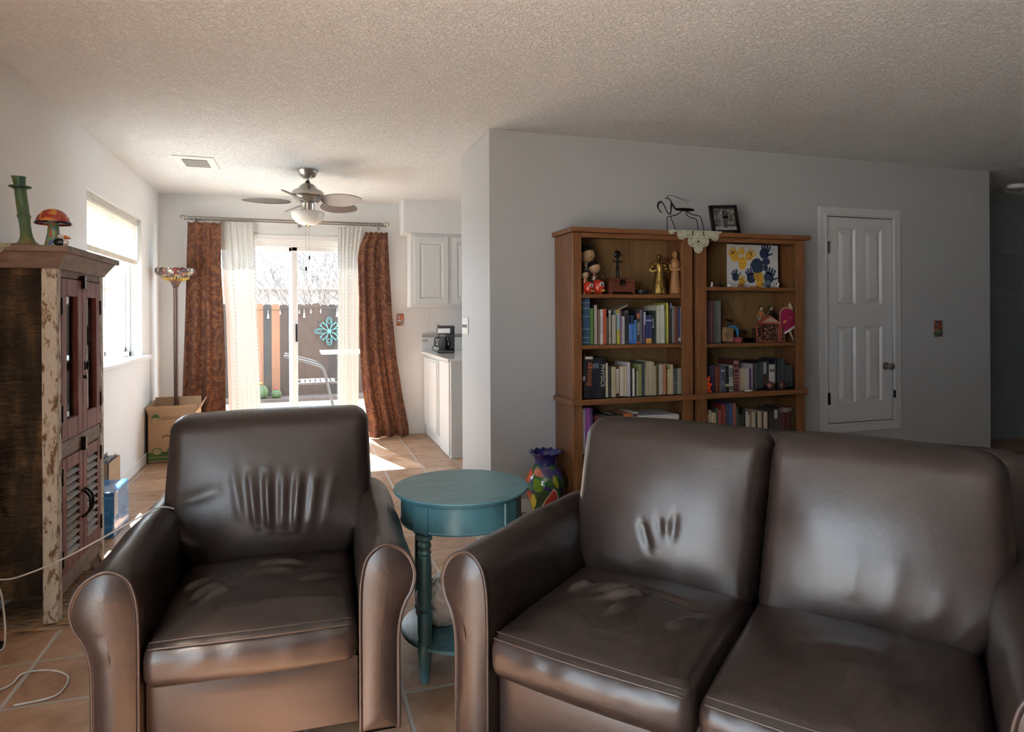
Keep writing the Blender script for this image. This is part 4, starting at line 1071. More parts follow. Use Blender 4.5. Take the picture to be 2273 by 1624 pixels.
o = MB().box(-.043, -.008, -.065, .043, 0, .065).build('painted_switch_plate', artmat('painted_plate_dark', [(.30, .10, .05), (.35, .05, .04), (.08, .09, .10), (.28, .24, .12), (.12, .16, .10)], 45), bevel=.002); o.location = (q.x, YW - .001, q.z)
tag(o, 'small painted wall plate on the shaded wall right of the hatch door', 'wall plate')
# three-gang switch on the column
q = at(1034, 723, X=XC)
sw = thing('light_switch', 'white three-gang light switch plate on the column side', 'light switch', (XC, q.y, q.z))
MB().box(-.007, -.082, -.058, 0, .082, .058).build('cover_plate', M_WHITE, sw, bevel=.002)
for dy in (-.046, 0, .046): MB().box(-.016, dy - .006, -.012, -.007, dy + .006, .010).build('toggle', plain('toggle_grey', (.3, .3, .3), .4), sw, bevel=.002)

# ================================================================ BOOKCASES
FY = 3.66; BY = YW - .016
def bookcase(name, label, x0, x1, shelves, inner0, inner1):
    t = thing(name, label, 'bookcase', (x0, BY, 0))
    W = x1 - x0; dY = FY - BY
    pst0 = inner0 - x0; pst1 = x1 - inner1
    top = 1.795
    for a, b in ((0, .022), (W - .022, W)): MB().box(a, dY + .02, 0, b, 0, top - .03).build('side_panel', M_BCASE, t, bevel=.002)
    MB().box(0, dY, 0, pst0, dY + .022, top - .03).build('face_stile', M_BCASE, t, bevel=.003)
    MB().box(W - pst1, dY, 0, W, dY + .022, top - .03).build('face_stile', M_BCASE, t, bevel=.003)
    MB().box(.022, -.012, .05, W - .022, -.002, top - .03).build('back_panel', M_BACK, t)
    MB().box(pst0, dY, top - .058, W - pst1, dY + .022, top - .03).build('top_rail', M_BCH, t, bevel=.002)
    for z in shelves:
        MB().box(.022, dY + .004, z - .024, W - .022, -.012, z).build('shelf', M_BCH, t, bevel=.002)
    # mid ledge moulding
    z = .735
    MB().box(-.016, dY - .018, z - .024, W + .016, 0, z + .010).build('ledge', M_BCH, t, bevel=.004)
    MB().box(0, dY, 0, W, dY + .022, .10).build('plinth', M_BCH, t, bevel=.003)
    return t
bcaseL = bookcase('bookcase', 'left honey pine bookcase against the shaded wall beside the painted vase', 1.565, 2.405, [1.390, 1.076, .745, .40, .10], 1.625, 2.328)
bcaseR = bookcase('bookcase', 'right honey pine bookcase holding the framed handprint painting', 2.437, 3.292, [1.440, 1.068, .740, .40, .10], 2.510, 3.225)
o = MB().box(1.545, FY - .03, 1.765, 3.322, BY, 1.795).build('bookcase_top_board', M_BCH, bevel=.004)
o2 = tag(recenter(o), 'long honey pine top board spanning both bookcases', 'board')

# ---- books
CN = {}
def colname(c):
    r, g, b = c; mx = max(c); mn = min(c)
    if mx < .035: return 'black'
    if mx - mn < .18 * mx:
        return 'dark grey' if mx < .09 else ('grey' if mx < .25 else ('pale grey' if mx < .42 else 'white'))
    if r >= g and g >= b and mn > .25: return 'cream'
    if r >= g and g >= b and mn > .16: return 'beige'
    if r >= g and g > .62 * r: return 'dark olive' if mx < .12 else ('yellow' if b < .3 * r and mx > .35 else 'tan')
    if r > g and r > b:
        if b > .75 * g and b > .45 * r: return 'plum'
        if mx < .10: return 'dark maroon'
        if g > .35 * r: return 'orange' if mx > .3 else 'brown'
        return 'red' if mx > .18 else 'maroon'
    if g >= r and g >= b: return 'dark green' if mx < .10 else ('green' if r < .8 * g else 'olive green')
    if r > .7 * b and g < .75 * r: return 'purple'
    return 'navy' if mx < .13 else ('blue' if mx < .45 else 'pale blue')
M_BK = {}
def bookmat(c, rough=.45):
    k = tuple(c)
    if k not in M_BK: M_BK[k] = plain('book_cover_' + colname(c).replace(' ', '_'), c, rough, var=.10, scale=18, bmp=.02)
    return M_BK[k]
ORD = ['first', 'second', 'third', 'fourth', 'fifth', 'sixth', 'seventh', 'eighth', 'ninth', 'tenth', 'eleventh', 'twelfth', 'thirteenth', 'fourteenth', 'fifteenth', 'sixteenth', 'seventeenth', 'eighteenth', 'nineteenth', 'twentieth',
       'twenty-first', 'twenty-second', 'twenty-third', 'twenty-fourth', 'twenty-fifth', 'twenty-sixth', 'twenty-seventh', 'twenty-eighth', 'twenty-ninth', 'thirtieth', 'thirty-first', 'thirty-second', 'thirty-third', 'thirty-fourth', 'thirty-fifth']
def letters(txt, par, x, y, z, size, mat, down=True, nm='title'):
    cu = bpy.data.curves.new(nm, 'FONT'); cu.body = txt; cu.size = size; cu.align_x = 'CENTER'; cu.align_y = 'CENTER'; cu.extrude = .0004
    cu.materials.append(mat)
    o = bpy.data.objects.new(nm, cu); COL.objects.link(o); o.parent = par
    o.location = (x, y, z)
    o.rotation_euler = (Matrix.Rotation(R(90 if down else -90), 3, 'Y') @ Matrix.Rotation(R(90), 3, 'X')).to_euler() if True else None
    bpy.context.view_layer.update()
    me = bpy.data.meshes.new_from_object(o); mo = bpy.data.objects.new(nm, me); COL.objects.link(mo)
    mo.parent = par; mo.location = o.location; mo.rotation_euler = o.rotation_euler
    bpy.data.objects.remove(o); bpy.data.curves.remove(cu)
    return mo
def make_book(x0, x1, zb, zt, yf, depth, c, label, group, kind='b', bands=None, title=None, pages_front=False):
    w = x1 - x0; h = zt - zb; th = min(.0028, w * .16)
    t = MB()
    t.box(-w / 2, 0, 0, -w / 2 + th, depth, h); t.box(w / 2 - th, 0, 0, w / 2, depth, h)
    if kind != 'spiral' and not pages_front: t.box(-w / 2 + th, 0, 0, w / 2 - th, th, h)
    o = t.build('book', bookmat(c), bevel=.0008 if w > .01 else 0, seg=1)
    o.location = ((x0 + x1) / 2, yf, zb); tag(o, label, 'book', group)
    MB().box(-w / 2 + th, th if not pages_front else .003, .003, w / 2 - th, depth - .004, h - .004).build('pages', M_PAGES, o)
    if kind == 'spiral':
        m = MB(); n = int(h / .0075)
        for k in range(n):
            zz = (k + .5) * h / n
            m.tube([(-w / 2 + .001 + (w - .002) * q / 5, -.004 * sin(pi * q / 5) - .002, zz) for q in range(6)], .0016, 4)
        m.build('spiral_binding', plain('wire_white', (.5, .48, .44), .35) if c[0] < .1 else M_STEEL, o, smooth=True)
    for bnd in (bands or []):
        z0, z1, bc_ = bnd
        MB().box(-w / 2 + .0004, -.0006, z0 * h, w / 2 - .0004, .0002, z1 * h).build('spine_label', bookmat(bc_), o)
    if title:
        txt, fr, size, tc, down = title
        letters(txt, o, 0, -.0016, h * fr, size, plain('title_ink', tc, .4, bmp=0), down)
    return o

def row(specs, ox, oy, sc, yplane, zbase, group, where, yf0=None, depth=.17, ybot=None):
    """specs: (x0,x1,top,colour,options) measured on the photograph"""
    for i, sp in enumerate(specs):
        a, b, top, c = sp[:4]; op = sp[4] if len(sp) > 4 else {}
        dy = op.get('dy', random.uniform(0, .012)); yf = yplane + dy
        x0 = at(ox + a / sc, 700, Y=yf).x; x1 = at(ox + b / sc, 700, Y=yf).x
        zt = at(ox + (a + b) / 2 / sc, oy + top / sc, Y=yf).z
        if i and x0 < last: x0 = last
        if x1 - x0 < .004: x1 = x0 + .004
        last = x1
        h = zt - zbase; w = x1 - x0
        size = ('tall ' if h > .25 else ('short ' if h < .19 else '')) + ('thick ' if w > .035 else ('slim ' if w < .014 else ''))
        k = {'b': 'book', 'spiral': 'spiral-bound book'}[op.get('kind', 'b')]
        base = op.get('name', f'{size}{colname(c)} {k}')
        label = f'{base}, {ORD[i]} from left {where}'
        make_book(x0 + .0004, x1 - .0004, zbase + .0006, zt, yf, depth, c, label, group, op.get('kind', 'b'), op.get('bands'), op.get('title'), op.get('pf', False))
BLK = (.014, .014, .016); CRM = (.52, .47, .34); CR2 = (.45, .38, .25); WHT = (.60, .60, .57); NAV = (.022, .030, .085); BLU = (.03, .13, .38)
gold = (.65, .5, .2); wh = (.7, .7, .66)
L2 = [(115, 222, 905, (.030, .070, .13), dict(bands=[(.04, .055, (.25, .3, .33)), (.15, .165, (.25, .3, .33)), (.33, .345, (.25, .3, .33)), (.6, .615, (.25, .3, .33)), (.78, .795, (.25, .3, .33)), (.9, .915, (.25, .3, .33))], name='tall thick navy album with silver bands')),
      (228, 266, 1030, (.10, .22, .05)), (270, 318, 985, (.03, .03, .03), dict(kind='spiral')), (322, 350, 1040, (.25, .06, .05), dict(kind='spiral')),
      (352, 389, 1045, WHT, dict(bands=[(.3, .8, (.45, .45, .45))])), (391, 432, 1038, (.42, .075, .035)), (434, 456, 1140, (.10, .08, .05)), (458, 494, 1050, (.025, .02, .02), dict(kind='spiral', bands=[(.90, .99, (.6, .6, .6))])),
      (497, 560, 1108, (.07, .065, .055), dict(kind='spiral')), (564, 603, 1045, (.30, .45, .42), dict(bands=[(0, .42, (.45, .42, .04)), (.88, 1, (.42, .32, .03))])), (606, 628, 1055, (.20, .09, .20)),
      (630, 666, 1130, (.50, .46, .48), dict(bands=[(.1, .9, (.42, .38, .42))])), (668, 716, 1050, (.03, .03, .032), dict(bands=[(.05, .06, (.4, .4, .4)), (.93, .94, (.4, .4, .4))])),
      (720, 755, 1125, BLU, dict(bands=[(.72, .98, BLK), (.1, .65, (.10, .22, .50))])), (758, 789, 1125, BLU, dict(bands=[(.72, .98, BLK)])), (791, 819, 1175, (.05, .18, .42)),
      (821, 860, 1052, (.035, .03, .035), dict(bands=[(.75, .9, (.45, .12, .08)), (0, .06, (.4, .07, .04))], title=('MEXICO', .45, .021, wh, True))), (863, 886, 1045, (.14, .15, .15)), (888, 913, 1050, (.05, .03, .08)), (915, 936, 1075, (.40, .42, .50), dict(bands=[(0, .6, (.05, .03, .10))])),
      (938, 1010, 1115, (.035, .05, .17), dict(bands=[(.0, .18, (.60, .32, .07)), (.78, .84, (.30, .32, .42))])), (1013, 1036, 1060, (.03, .035, .03), dict(title=('SEATTLE', .62, .016, wh, True))), (1038, 1074, 1060, (.04, .06, .045)),
      (1077, 1106, 1000, (.50, .48, .38)), (1108, 1130, 990, (.46, .44, .36)), (1132, 1176, 985, WHT, dict(bands=[(.1, .9, (.50, .54, .46))])), (1178, 1201, 1060, (.14, .14, .04)), (1204, 1226, 960, (.50, .46, .05)), (1228, 1246, 990, (.05, .045, .02)),
      (1248, 1273, 958, BLK, dict(bands=[(.86, .98, (.16, .16, .30))])), (1276, 1305, 1000, (.20, .18, .18)), (1308, 1348, 1005, (.16, .045, .025)), (1352, 1382, 1015, (.035, .035, .12), dict(bands=[(.05, .15, (.45, .40, .36))], dy=.012)), (1386, 1410, 1008, (.52, .50, .47), dict(dy=-.012))]
# the last three lean out past the stile: keep them inside the shelf
for i in range(len(L2)):
    a, b = L2[i][0], L2[i][1]; s_ = (1372 - 115) / (1412 - 115)
    L2[i] = (115 + (a - 112) * s_, 115 + (b - 112) * s_) + tuple(L2[i][2:])
row(L2, 1270, 500, 5.6, 3.70, 1.076, 'books on the second shelf of the left bookcase', 'on left bookcase second shelf')
L3 = [(185, 236, 125, BLK, dict(bands=[(.4, .5, (.3, .3, .35))])), (238, 382, 172, (.018, .016, .018), dict(bands=[(.93, .99, (.50, .46, .38))], title=('Biology', .58, .050, (.45, .13, .06), False), name='thick black Biology textbook')),
      (386, 496, 200, (.018, .020, .028), dict(bands=[(.74, .86, (.10, .11, .16))])), (499, 622, 190, (.016, .016, .018), dict(title=('PHYSICS', .55, .038, (.62, .60, .55), True), name='thick black PHYSICS textbook')),
      (626, 663, 295, CRM), (667, 727, 355, (.045, .045, .03)), (732, 809, 370, (.46, .40, .26)), (812, 872, 350, (.08, .04, .025), dict(bands=[(.12, .9, (.45, .40, .32))])),
      (876, 963, 350, (.40, .32, .21), dict(pf=1)), (965, 1016, 350, (.40, .31, .21), dict(pf=1)), (1018, 1080, 285, (.46, .44, .48)), (1084, 1120, 380, (.035, .03, .035)), (1123, 1162, 398, WHT), (1165, 1200, 430, (.04, .035, .02)),
      (1202, 1220, 450, CRM), (1222, 1296, 320, (.24, .26, .10)), (1299, 1353, 285, (.06, .07, .075)), (1356, 1386, 395, CR2), (1388, 1427, 285, CR2), (1429, 1489, 262, (.46, .40, .27)), (1491, 1528, 280, (.44, .37, .25)), (1530, 1563, 350, (.43, .37, .24)),
      (1565, 1611, 330, (.10, .08, .02)), (1613, 1689, 330, (.44, .41, .36)), (1692, 1749, 330, (.40, .19, .08)), (1751, 1772, 400, (.14, .04, .025)), (1774, 1823, 415, (.48, .38, .20)), (1825, 1884, 328, (.48, .39, .23)),
      (1888, 1966, 405, (.085, .090, .095), dict(bands=[(.44, .46, (.35, .36, .36))])), (1968, 2032, 400, (.32, .32, .23)), (2035, 2048, 410, (.08, .05, .03)), (2051, 2068, 420, (.45, .42, .36))]
row(L3, 1270, 770, 8.42, 3.69, .746, 'books on the third shelf of the left bookcase', 'on left bookcase third shelf')
L4 = [(180, 202, 1145, WHT), (204, 229, 1150, (.55, .55, .55)), (232, 336, 1140, (.22, .06, .26), dict(name='thick purple binder')), (340, 376, 1140, (.06, .03, .09))]
row(L4, 1270, 770, 8.42, 3.69, .401, 'binders on the fourth shelf of the left bookcase', 'on left bookcase fourth shelf', depth=.2)
L4b = [(380, 427, 1272, (.12, .02, .03)), (430, 524, 1275, (.13, .035, .04)), (528, 672, 1285, (.085, .09, .07)), (678, 838, 1258, BLK), (842, 950, 1262, (.03, .028, .03)), (956, 1098, 1240, (.48, .12, .035), dict(bands=[(.75, .99, (.52, .15, .05))])),
       (1102, 1122, 1240, (.25, .18, .15)), (1124, 1228, 1216, (.55, .52, .47), dict(bands=[(.88, .96, (.10, .03, .03))])), (1232, 1296, 1290, (.10, .05, .04)), (1300, 1362, 1292, (.42, .28, .07))]
row(L4b, 1270, 770, 8.42, 3.73, .401, 'boxed media on the fourth shelf of the left bookcase', 'in the low row behind the loveseat')
# black box with the stack of papers on it
xA, xB = at(1270 + 1366 / 8.42, 930, Y=3.70).x + .03, 2.322
o = MB().box(xA, 3.70, .401, xB, 3.92, .575).build('black_box', M_DARK, bevel=.003); tag(recenter(o), 'black storage box under the paper stack on the left bookcase', 'box')
for k in range(6):
    o = MB().box(-.155, -.115, 0, .115, .115, .006).build('paper_sheaf', plain('office_paper', (.58, .58, .57), .7, var=.03)); o.location = (2.205 - .004 * (k % 3), 3.80 + .004 * (k % 2), .5765 + k * .0075); o.rotation_euler = (0, 0, R(-2 + (k * 37 % 5) * 1.2))
    tag(o, 'white paper sheaf in the stack on the black box, left bookcase', 'paper stack', 'paper sheaves stacked on the black box')
R2 = [(150, 178, 930, (.28, .27, .25)), (181, 226, 945, (.07, .025, .025), dict(bands=[(0, .9, (.075, .028, .03))])), (229, 281, 945, (.075, .03, .03)), (285, 321, 945, (.07, .085, .07)), (323, 362, 945, (.09, .095, .09))]
row(R2, 1540, 510, 6.015, 3.71, 1.069, 'books on the second shelf of the right bookcase', 'on right bookcase second shelf')
dk = (.028, .032, .034)
R3 = [(200, 271, 320, (.03, .032, .05), dict(dy=.03)), (275, 346, 310, (.055, .045, .09), dict(dy=.03)), (364, 446, 325, (.15, .040, .022)), (455, 531, 328, (.06, .075, .11), dict(bands=[(.2, .45, (.11, .14, .18)), (.78, .86, (.35, .36, .38))])), (535, 601, 328, (.02, .02, .02), dict(bands=[(.2, .30, (.42, .33, .18))])),
      (603, 671, 315, (.36, .36, .33), dict(bands=[(.55, .90, (.16, .16, .15)), (.05, .2, (.12, .16, .10))])), (678, 767, 212, (.10, .022, .022), dict(bands=[(.08, .10, (.30, .17, .14)), (.16, .18, (.30, .17, .14)), (.24, .26, (.30, .17, .14)), (.32, .36, (.30, .17, .14)), (.42, .46, (.30, .17, .14)), (.52, .56, (.30, .17, .14)), (.70, .74, (.30, .17, .14)), (.86, .95, (.34, .20, .17))])), (774, 806, 370, (.30, .14, .11)), (808, 846, 360, (.42, .36, .22)), (848, 886, 372, (.40, .35, .22)),
      (889, 941, 362, (.42, .40, .37)), (945, 986, 370, (.08, .045, .12)), (988, 1006, 290, (.40, .36, .38)), (1008, 1027, 275, (.06, .02, .03)), (1030, 1072, 272, (.04, .035, .032)), (1074, 1116, 275, dk), (1118, 1144, 240, BLK), (1146, 1181, 250, (.02, .04, .035)),
      (1184, 1240, 240, (.025, .022, .022), dict(bands=[(.55, .95, (.30, .30, .28)), (.2, .5, (.10, .03, .02))])), (1243, 1287, 235, (.02, .02, .022)), (1291, 1387, 300, (.44, .42, .37), dict(bands=[(.70, .82, (.15, .14, .13))])), (1390, 1441, 210, BLK), (1444, 1501, 190, (.035, .04, .042)), (1504, 1537, 200, (.03, .034, .036)),
      (1540, 1571, 215, BLK), (1574, 1622, 308, (.045, .055, .052)), (1625, 1661, 310, (.04, .048, .045)), (1664, 1700, 320, (.035, .035, .032))]
row(R3, 1540, 770, 7.735, 3.70, .746, 'books on the third shelf of the right bookcase', 'on right bookcase third shelf')
R4 = [(193, 246, 1130, (.26, .24, .16), dict(bands=[(.80, .95, (.4, .38, .3))])), (249, 291, 1085, CRM), (293, 331, 1130, CR2), (333, 370, 1130, CR2), (374, 412, 1045, (.07, .085, .055)), (414, 458, 1080, (.32, .07, .06)), (460, 496, 980, (.16, .012, .010)), (498, 546, 985, (.22, .045, .035)),
      (552, 604, 975, (.035, .05, .13)), (606, 658, 972, (.05, .085, .22)), (661, 722, 965, (.28, .09, .07)), (725, 762, 1030, (.05, .08, .05)), (765, 832, 1160, (.045, .05, .035)), (834, 881, 1070, BLK), (883, 923, 1105, (.48, .46, .38)), (925, 946, 1160, CRM), (948, 992, 1120, (.26, .16, .11)),
      (995, 1052, 1112, (.45, .40, .28)), (1055, 1086, 1120, (.02, .02, .02)), (1088, 1156, 1110, (.46, .40, .29)), (1158, 1186, 1115, (.06, .02, .02)), (1188, 1256, 1115, (.46, .38, .27)), (1259, 1292, 1120, (.02, .018, .02)), (1295, 1360, 1095, (.055, .035, .025)),
      (1362, 1427, 1068, (.045, .04, .04), dict(bands=[(.70, .98, (.42, .40, .42))])), (1430, 1472, 1050, (.04, .03, .03)), (1475, 1522, 1035, (.085, .03, .035), dict(bands=[(.85, .98, (.18, .16, .14))])), (1525, 1612, 1030, (.09, .022, .018), dict(bands=[(.84, .98, (.26, .24, .22))])), (1615, 1668, 1035, (.09, .022, .02), dict(bands=[(.88, .98, (.20, .18, .16))])), (1670, 1724, 1040, (.10, .07, .03))]
row(R4, 1540, 770, 7.735, 3.70, .401, 'books on the fourth shelf of the right bookcase', 'on right bookcase fourth shelf')
# disc-shaped cream item in front of the books + a book lying on top
q = at(1270 + 700 / 5.6, 500 + 1245 / 5.6, Y=3.69)
def tilt_plate():
    m = MB(); m.lathe([(.001, 0), (.060, 0), (.064, .004), (.060, .008), (.001, .008)], 32); return m
q2 = at(1270 + 585 / 5.6, 500 + 1035 / 5.6, Y=3.74)
o = MB().box(-.055, -.06, 0, .055, .06, .012).build('flat_book', bookmat((.30, .25, .18)), bevel=.002); o.location = (q2.x, 3.77, q2.z - .004); o.rotation_euler = (0, R(-24), 0)
tag(o, 'thin tan book lying slanted on top of the upper book row, left bookcase', 'book')

# ---- ornaments, left bookcase top shelf (z 1.391)
Z1 = 1.3915
def sp(px, py, Y): return at(px, py, Y=Y)
def kokeshi(px, Y, scale, label, bodycol):
    x = sp(px, 650, Y).x; t = thing('kokeshi_doll', label, 'doll', (x, Y, Z1), R(20))
    s = scale
    MB().lathe([(.001, 0), (.030 * s, 0), (.029 * s, .02 * s), (.022 * s, .09 * s), (.020 * s, .12 * s), (.024 * s, .145 * s), (.018 * s, .155 * s), (.001, .158 * s)], 24).build('body', talav('kimono_' + str(px), bodycol, 30), t, smooth=40)
    MB().ball((0, 0, .195 * s), .045 * s, 20, sc=(1, 1, .95)).build('head', plain('painted_wood_skin', (.42, .27, .15), .4), t, smooth=True)
    m = MB(); m.ball((0, .006 * s, .207 * s), .046 * s, 20, sc=(1.02, 1, .85))
    m.build('hair', plain('black_lacquer', (.008, .008, .008), .3), t, smooth=True)
    MB().box(-.014 * s, -.0445 * s, .180 * s, -.006 * s, -.041 * s, .183 * s).box(.006 * s, -.0445 * s, .180 * s, .014 * s, -.041 * s, .183 * s).build('eyes', M_DARK, t)
    return t
kokeshi(1301, 3.80, 1.28, 'tallest wooden doll with black hair at the left end of the ornament shelf', [(.20, .15, .08), (.28, .20, .10), (.04, .04, .03), (.30, .18, .10)])
kokeshi(1319, 3.755, .86, 'middle-sized round-headed wooden doll beside the tallest doll', [(.10, .02, .015), (.30, .20, .13), (.05, .04, .03)])
kokeshi(1298, 3.715, .62, 'smallest wooden doll standing behind the red round dolls', [(.35, .12, .06), (.30, .10, .05), (.45, .30, .15)])
def daruma(px, py, s, label):
    x = sp(px, py, 3.70).x; t = thing('daruma_doll', label, 'doll', (x, 3.70, Z1), R(25), 'red round dolls')
    MB().lathe([(.001, 0), (.020 * s, .002), (.031 * s, .018 * s), (.033 * s, .036 * s), (.029 * s, .056 * s), (.018 * s, .070 * s), (.001, .075 * s)], 24).build('body', plain('red_lacquer', (.42, .03, .015), .25, coat=.5), t, smooth=True)
    MB().ball((0, -.012 * s, .045 * s), .024 * s, 16, sc=(1, .9, .85)).build('face', plain('white_lacquer', (.62, .58, .55), .3), t, smooth=True)
    MB().ball((-.010 * s, -.032 * s, .047 * s), .006 * s, 10, sc=(1.2, .5, 1)).ball((.010 * s, -.032 * s, .047 * s), .006 * s, 10, sc=(1.2, .5, 1)).build('eyes', M_DARK, t, smooth=True)
    m = MB()
    for k in range(5): m.box((-.015 + .0065 * k) * s, -.034 * s, .012 * s, (-.0125 + .0065 * k) * s, -.0315 * s, .022 * s)
    m.build('gold_marks', plain('gold_paint', (.55, .35, .08), .3), t); return t
daruma(1306, 650, 1.05, 'smaller red round doll with white face, left of its larger pair')
daruma(1328, 650, 1.22, 'larger red round doll with white face beside the wooden chest')
# chest
xa_, xb2 = sp(1353, 650, 3.70).x, sp(1410, 650, 3.70).x
ck = thing('wooden_chest', 'small red-brown wooden chest with metal clasp on the ornament shelf', 'chest', ((xa_ + xb2) / 2, 3.70, Z1))
w = (xb2 - xa_) / 2; M_CHEST = streaky('red_brown_box_wood', [(.2, (.09, .022, .012)), (.8, (.16, .045, .025))], (2, 8, 8), .4, .1)
m = MB(); m.prism([(-w, 0), (-w + .018, 0), (-w + .028, .014), (w - .028, .014), (w - .018, 0), (w, 0), (w, .075), (-w, .075)], 0, .13); m.build('body', M_CHEST, ck, bevel=.002)
MB().box(-w - .003, -.003, .075, w + .003, .133, .100).build('lid', M_CHEST, ck, bevel=.005)
MB().box(-.020, -.006, .055, .020, 0, .092).ball((0, -.008, .060), .012, 12, sc=(1, .4, 1)).build('clasp', plain('dark_bronze', (.05, .035, .025), .35, .8), ck)
# dark figure with round headdress standing on the chest
q = sp(1371, 640, 3.77)
dgf = thing('dark_figurine', 'dark metal standing figurine with round disc headdress on the wooden chest', 'figurine', (q.x, 3.77, Z1 + .101))
s = 1.0
m = MB(); m.tube([(-.009, 0, 0), (-.008, 0, .04), (-.005, 0, .075)], [.004, .0045, .006], 8); m.tube([(.009, 0, 0), (.008, 0, .04), (.005, 0, .075)], [.004, .0045, .006], 8)
m.tube([(0, 0, .07), (0, 0, .085), (0, 0, .105), (0, 0, .125)], [.009, .007, .010, .006], 10); m.tube([(-.032, 0, .112), (-.015, 0, .110), (0, 0, .112), (.015, 0, .110), (.032, 0, .108)], [.007, .004, .006, .004, .007], 8)
m.build('body', M_IRON, dgf, smooth=True)
MB().ball((0, 0, .135), .012, 12).build('head', M_IRON, dgf, smooth=True)
m = MB(); m.lathe([(.001, -.006), (.024, -.004), (.026, 0), (.024, .004), (.001, .006)], 24); hd = m.build('headdress', M_IRON, dgf, smooth=True); hd.location = (0, .004, .156); hd.rotation_euler = (R(90), 0, 0)
# stone dish
q = sp(1425, 650, 3.74)
o = MB().lathe([(.001, 0), (.030, 0), (.038, .012), (.040, .026), (.036, .030), (.030, .024), (.001, .020)], 24).build('glazed_bowl', plain('dark_glazed_bowl', (.04, .045, .045), .15, var=.8, scale=40), smooth=40); o.location = (q.x, 3.75, Z1); tag(o, 'small dark glazed bowl between the chest and the golden figure', 'bowl')
# golden violin-playing figure
q = sp(1463, 650, 3.76)
M_GOLD = plain('gold_leaf', (.30, .19, .05), .42, .7, .5, 60)
gf = thing('golden_figurine', 'golden robed figurine playing a violin on the ornament shelf', 'figurine', (q.x, 3.76, Z1))
def fold(p, g, r, z): k = 1 + .10 * sin(g * 9 + z * 30); return Vector((p.x * k, p.y * k, p.z))
MB().lathe([(.001, 0), (.046, 0), (.047, .01), (.035, .07), (.022, .135), (.024, .16), (.027, .19), (.020, .212), (.008, .222), (.001, .224)], 36, fn=fold).build('robe', M_GOLD, gf, smooth=True)
MB().ball((0, 0, .245), .018, 14, sc=(.9, .9, 1.15)).build('head', plain('dull_bronze', (.16, .09, .04), .4, .6), gf, smooth=True)
for sgn in (-1, 1):
    MB().tube(cat_pts([(sgn * .018, 0, .205), (sgn * .050, 0, .185), (sgn * .062, -.01, .150), (sgn * .030, -.03, .158 if sgn < 0 else .175)], 5), [.012] * 4 + [.018] * 6 + [.013] * 6, 10).build('sleeve', M_GOLD, gf, smooth=True)
MB().tube([(.005, -.02, .215), (.07, -.035, .20)], .004, 6).tube([(-.02, -.035, .20), (.055, -.03, .215)], .002, 6).build('violin', M_CHEST, gf)
# carved wooden woman
q = sp(1499, 652, 3.745)
cw = thing('carved_figurine', 'tall carved pale wood figurine of a robed woman at the shelf right end', 'figurine', (q.x, 3.745, Z1))
M_CARV = plain('carved_wood', (.32, .155, .055), .5, var=.25, scale=12)
MB().lathe([(.001, 0), (.044, 0), (.040, .02), (.030, .11), (.027, .155), (.034, .175), (.036, .20), (.028, .225), (.013, .238), (.012, .245)], 24, fn=lambda p, g, r, z: Vector((p.x, p.y * .8, p.z))).build('body', M_CARV, cw, smooth=True)
MB().ball((0, 0, .262), .020, 14, sc=(.95, .95, 1.2)).build('head', M_CARV, cw, smooth=True)
MB().tube(cat_pts([(-.034, 0, .20), (-.040, -.015, .165), (-.015, -.034, .158), (.015, -.034, .165), (.036, -.015, .17), (.034, 0, .20)], 4), .010, 8).build('arms', M_CARV, cw, smooth=True)

# ---- right bookcase, top shelf z 1.4415
Z2 = 1.4415
pa_, pb_ = sp(1614, 600, 3.80), sp(1727, 600, 3.80)
ztop = at(1660, 543, Y=3.80).z
hp = thing('handprint_painting', 'white sheet with yellow and navy handprints on the right bookcase top shelf', 'painting', ((pa_.x + pb_.x) / 2, 3.80, Z2))
w = (pb_.x - pa_.x) / 2; H = ztop - Z2
MB().box(-w, 0, 0, w, .004, H).build('canvas', plain('painting_paper', (.55, .54, .53), .7, var=.03), hp)
M_YP = plain('yellow_paint', (.60, .34, .03), .6, var=.3, scale=80); M_NP = plain('navy_paint', (.025, .04, .09), .6, var=.4, scale=80)
def hand(cx, cz, s, rot, mat, y):
    m = MB(); pal = el(0, 0, .020 * s, .019 * s, 14)
    def T(pts):
        c_, s_ = cos(rot), sin(rot); return [(cx + a * c_ - b * s_, cz + a * s_ + b * c_) for a, b in pts]
    m.prism(T(pal), y, y + .0008)
    for k, (fx_, L) in enumerate(((-.016, .018), (-.008, .026), (.001, .028), (.010, .025))):
        m.prism(T([(fx_ * s, .012 * s), ((fx_ + .0075) * s, .012 * s), ((fx_ * 1.3 + .0075) * s, (.012 + L * .8) * s), ((fx_ * 1.3 + .004) * s, (.014 + L * .88) * s), ((fx_ * 1.3) * s, (.012 + L * .8) * s)]), y, y + .0008)
    m.prism(T([(.014 * s, -.006 * s), (.018 * s, .004 * s), (.036 * s, .016 * s), (.034 * s, .008 * s)]), y, y + .0008)
    m.build('handprint', mat, hp)
def uv(px, py): q = at(1540 + px / 6.015, 510 + py / 6.015, Y=3.799); return q.x - hp.location.x, q.z - Z2
for (px, py, s, r_, mt) in ((545, 350, 1.35, R(35), M_YP), (640, 300, .8, R(5), M_YP), (735, 350, 1.2, R(-50), M_YP), (940, 320, 1.5, R(-18), M_NP), (560, 630, 1.1, R(20), M_NP), (770, 640, 1.5, R(15), M_NP), (1000, 640, 1.6, R(-20), M_NP), (880, 620, 1.1, R(90), M_YP), (640, 700, 1.0, R(0), M_YP), (880, 715, 1.2, R(0), M_YP), (990, 720, 1.0, R(180), plain('blue_grey_paint', (.10, .16, .22), .6))):
    u_, v_ = uv(px, py); hand(u_, v_, s * 1.3, r_, mt, -.0009 - random.random() * .0006)
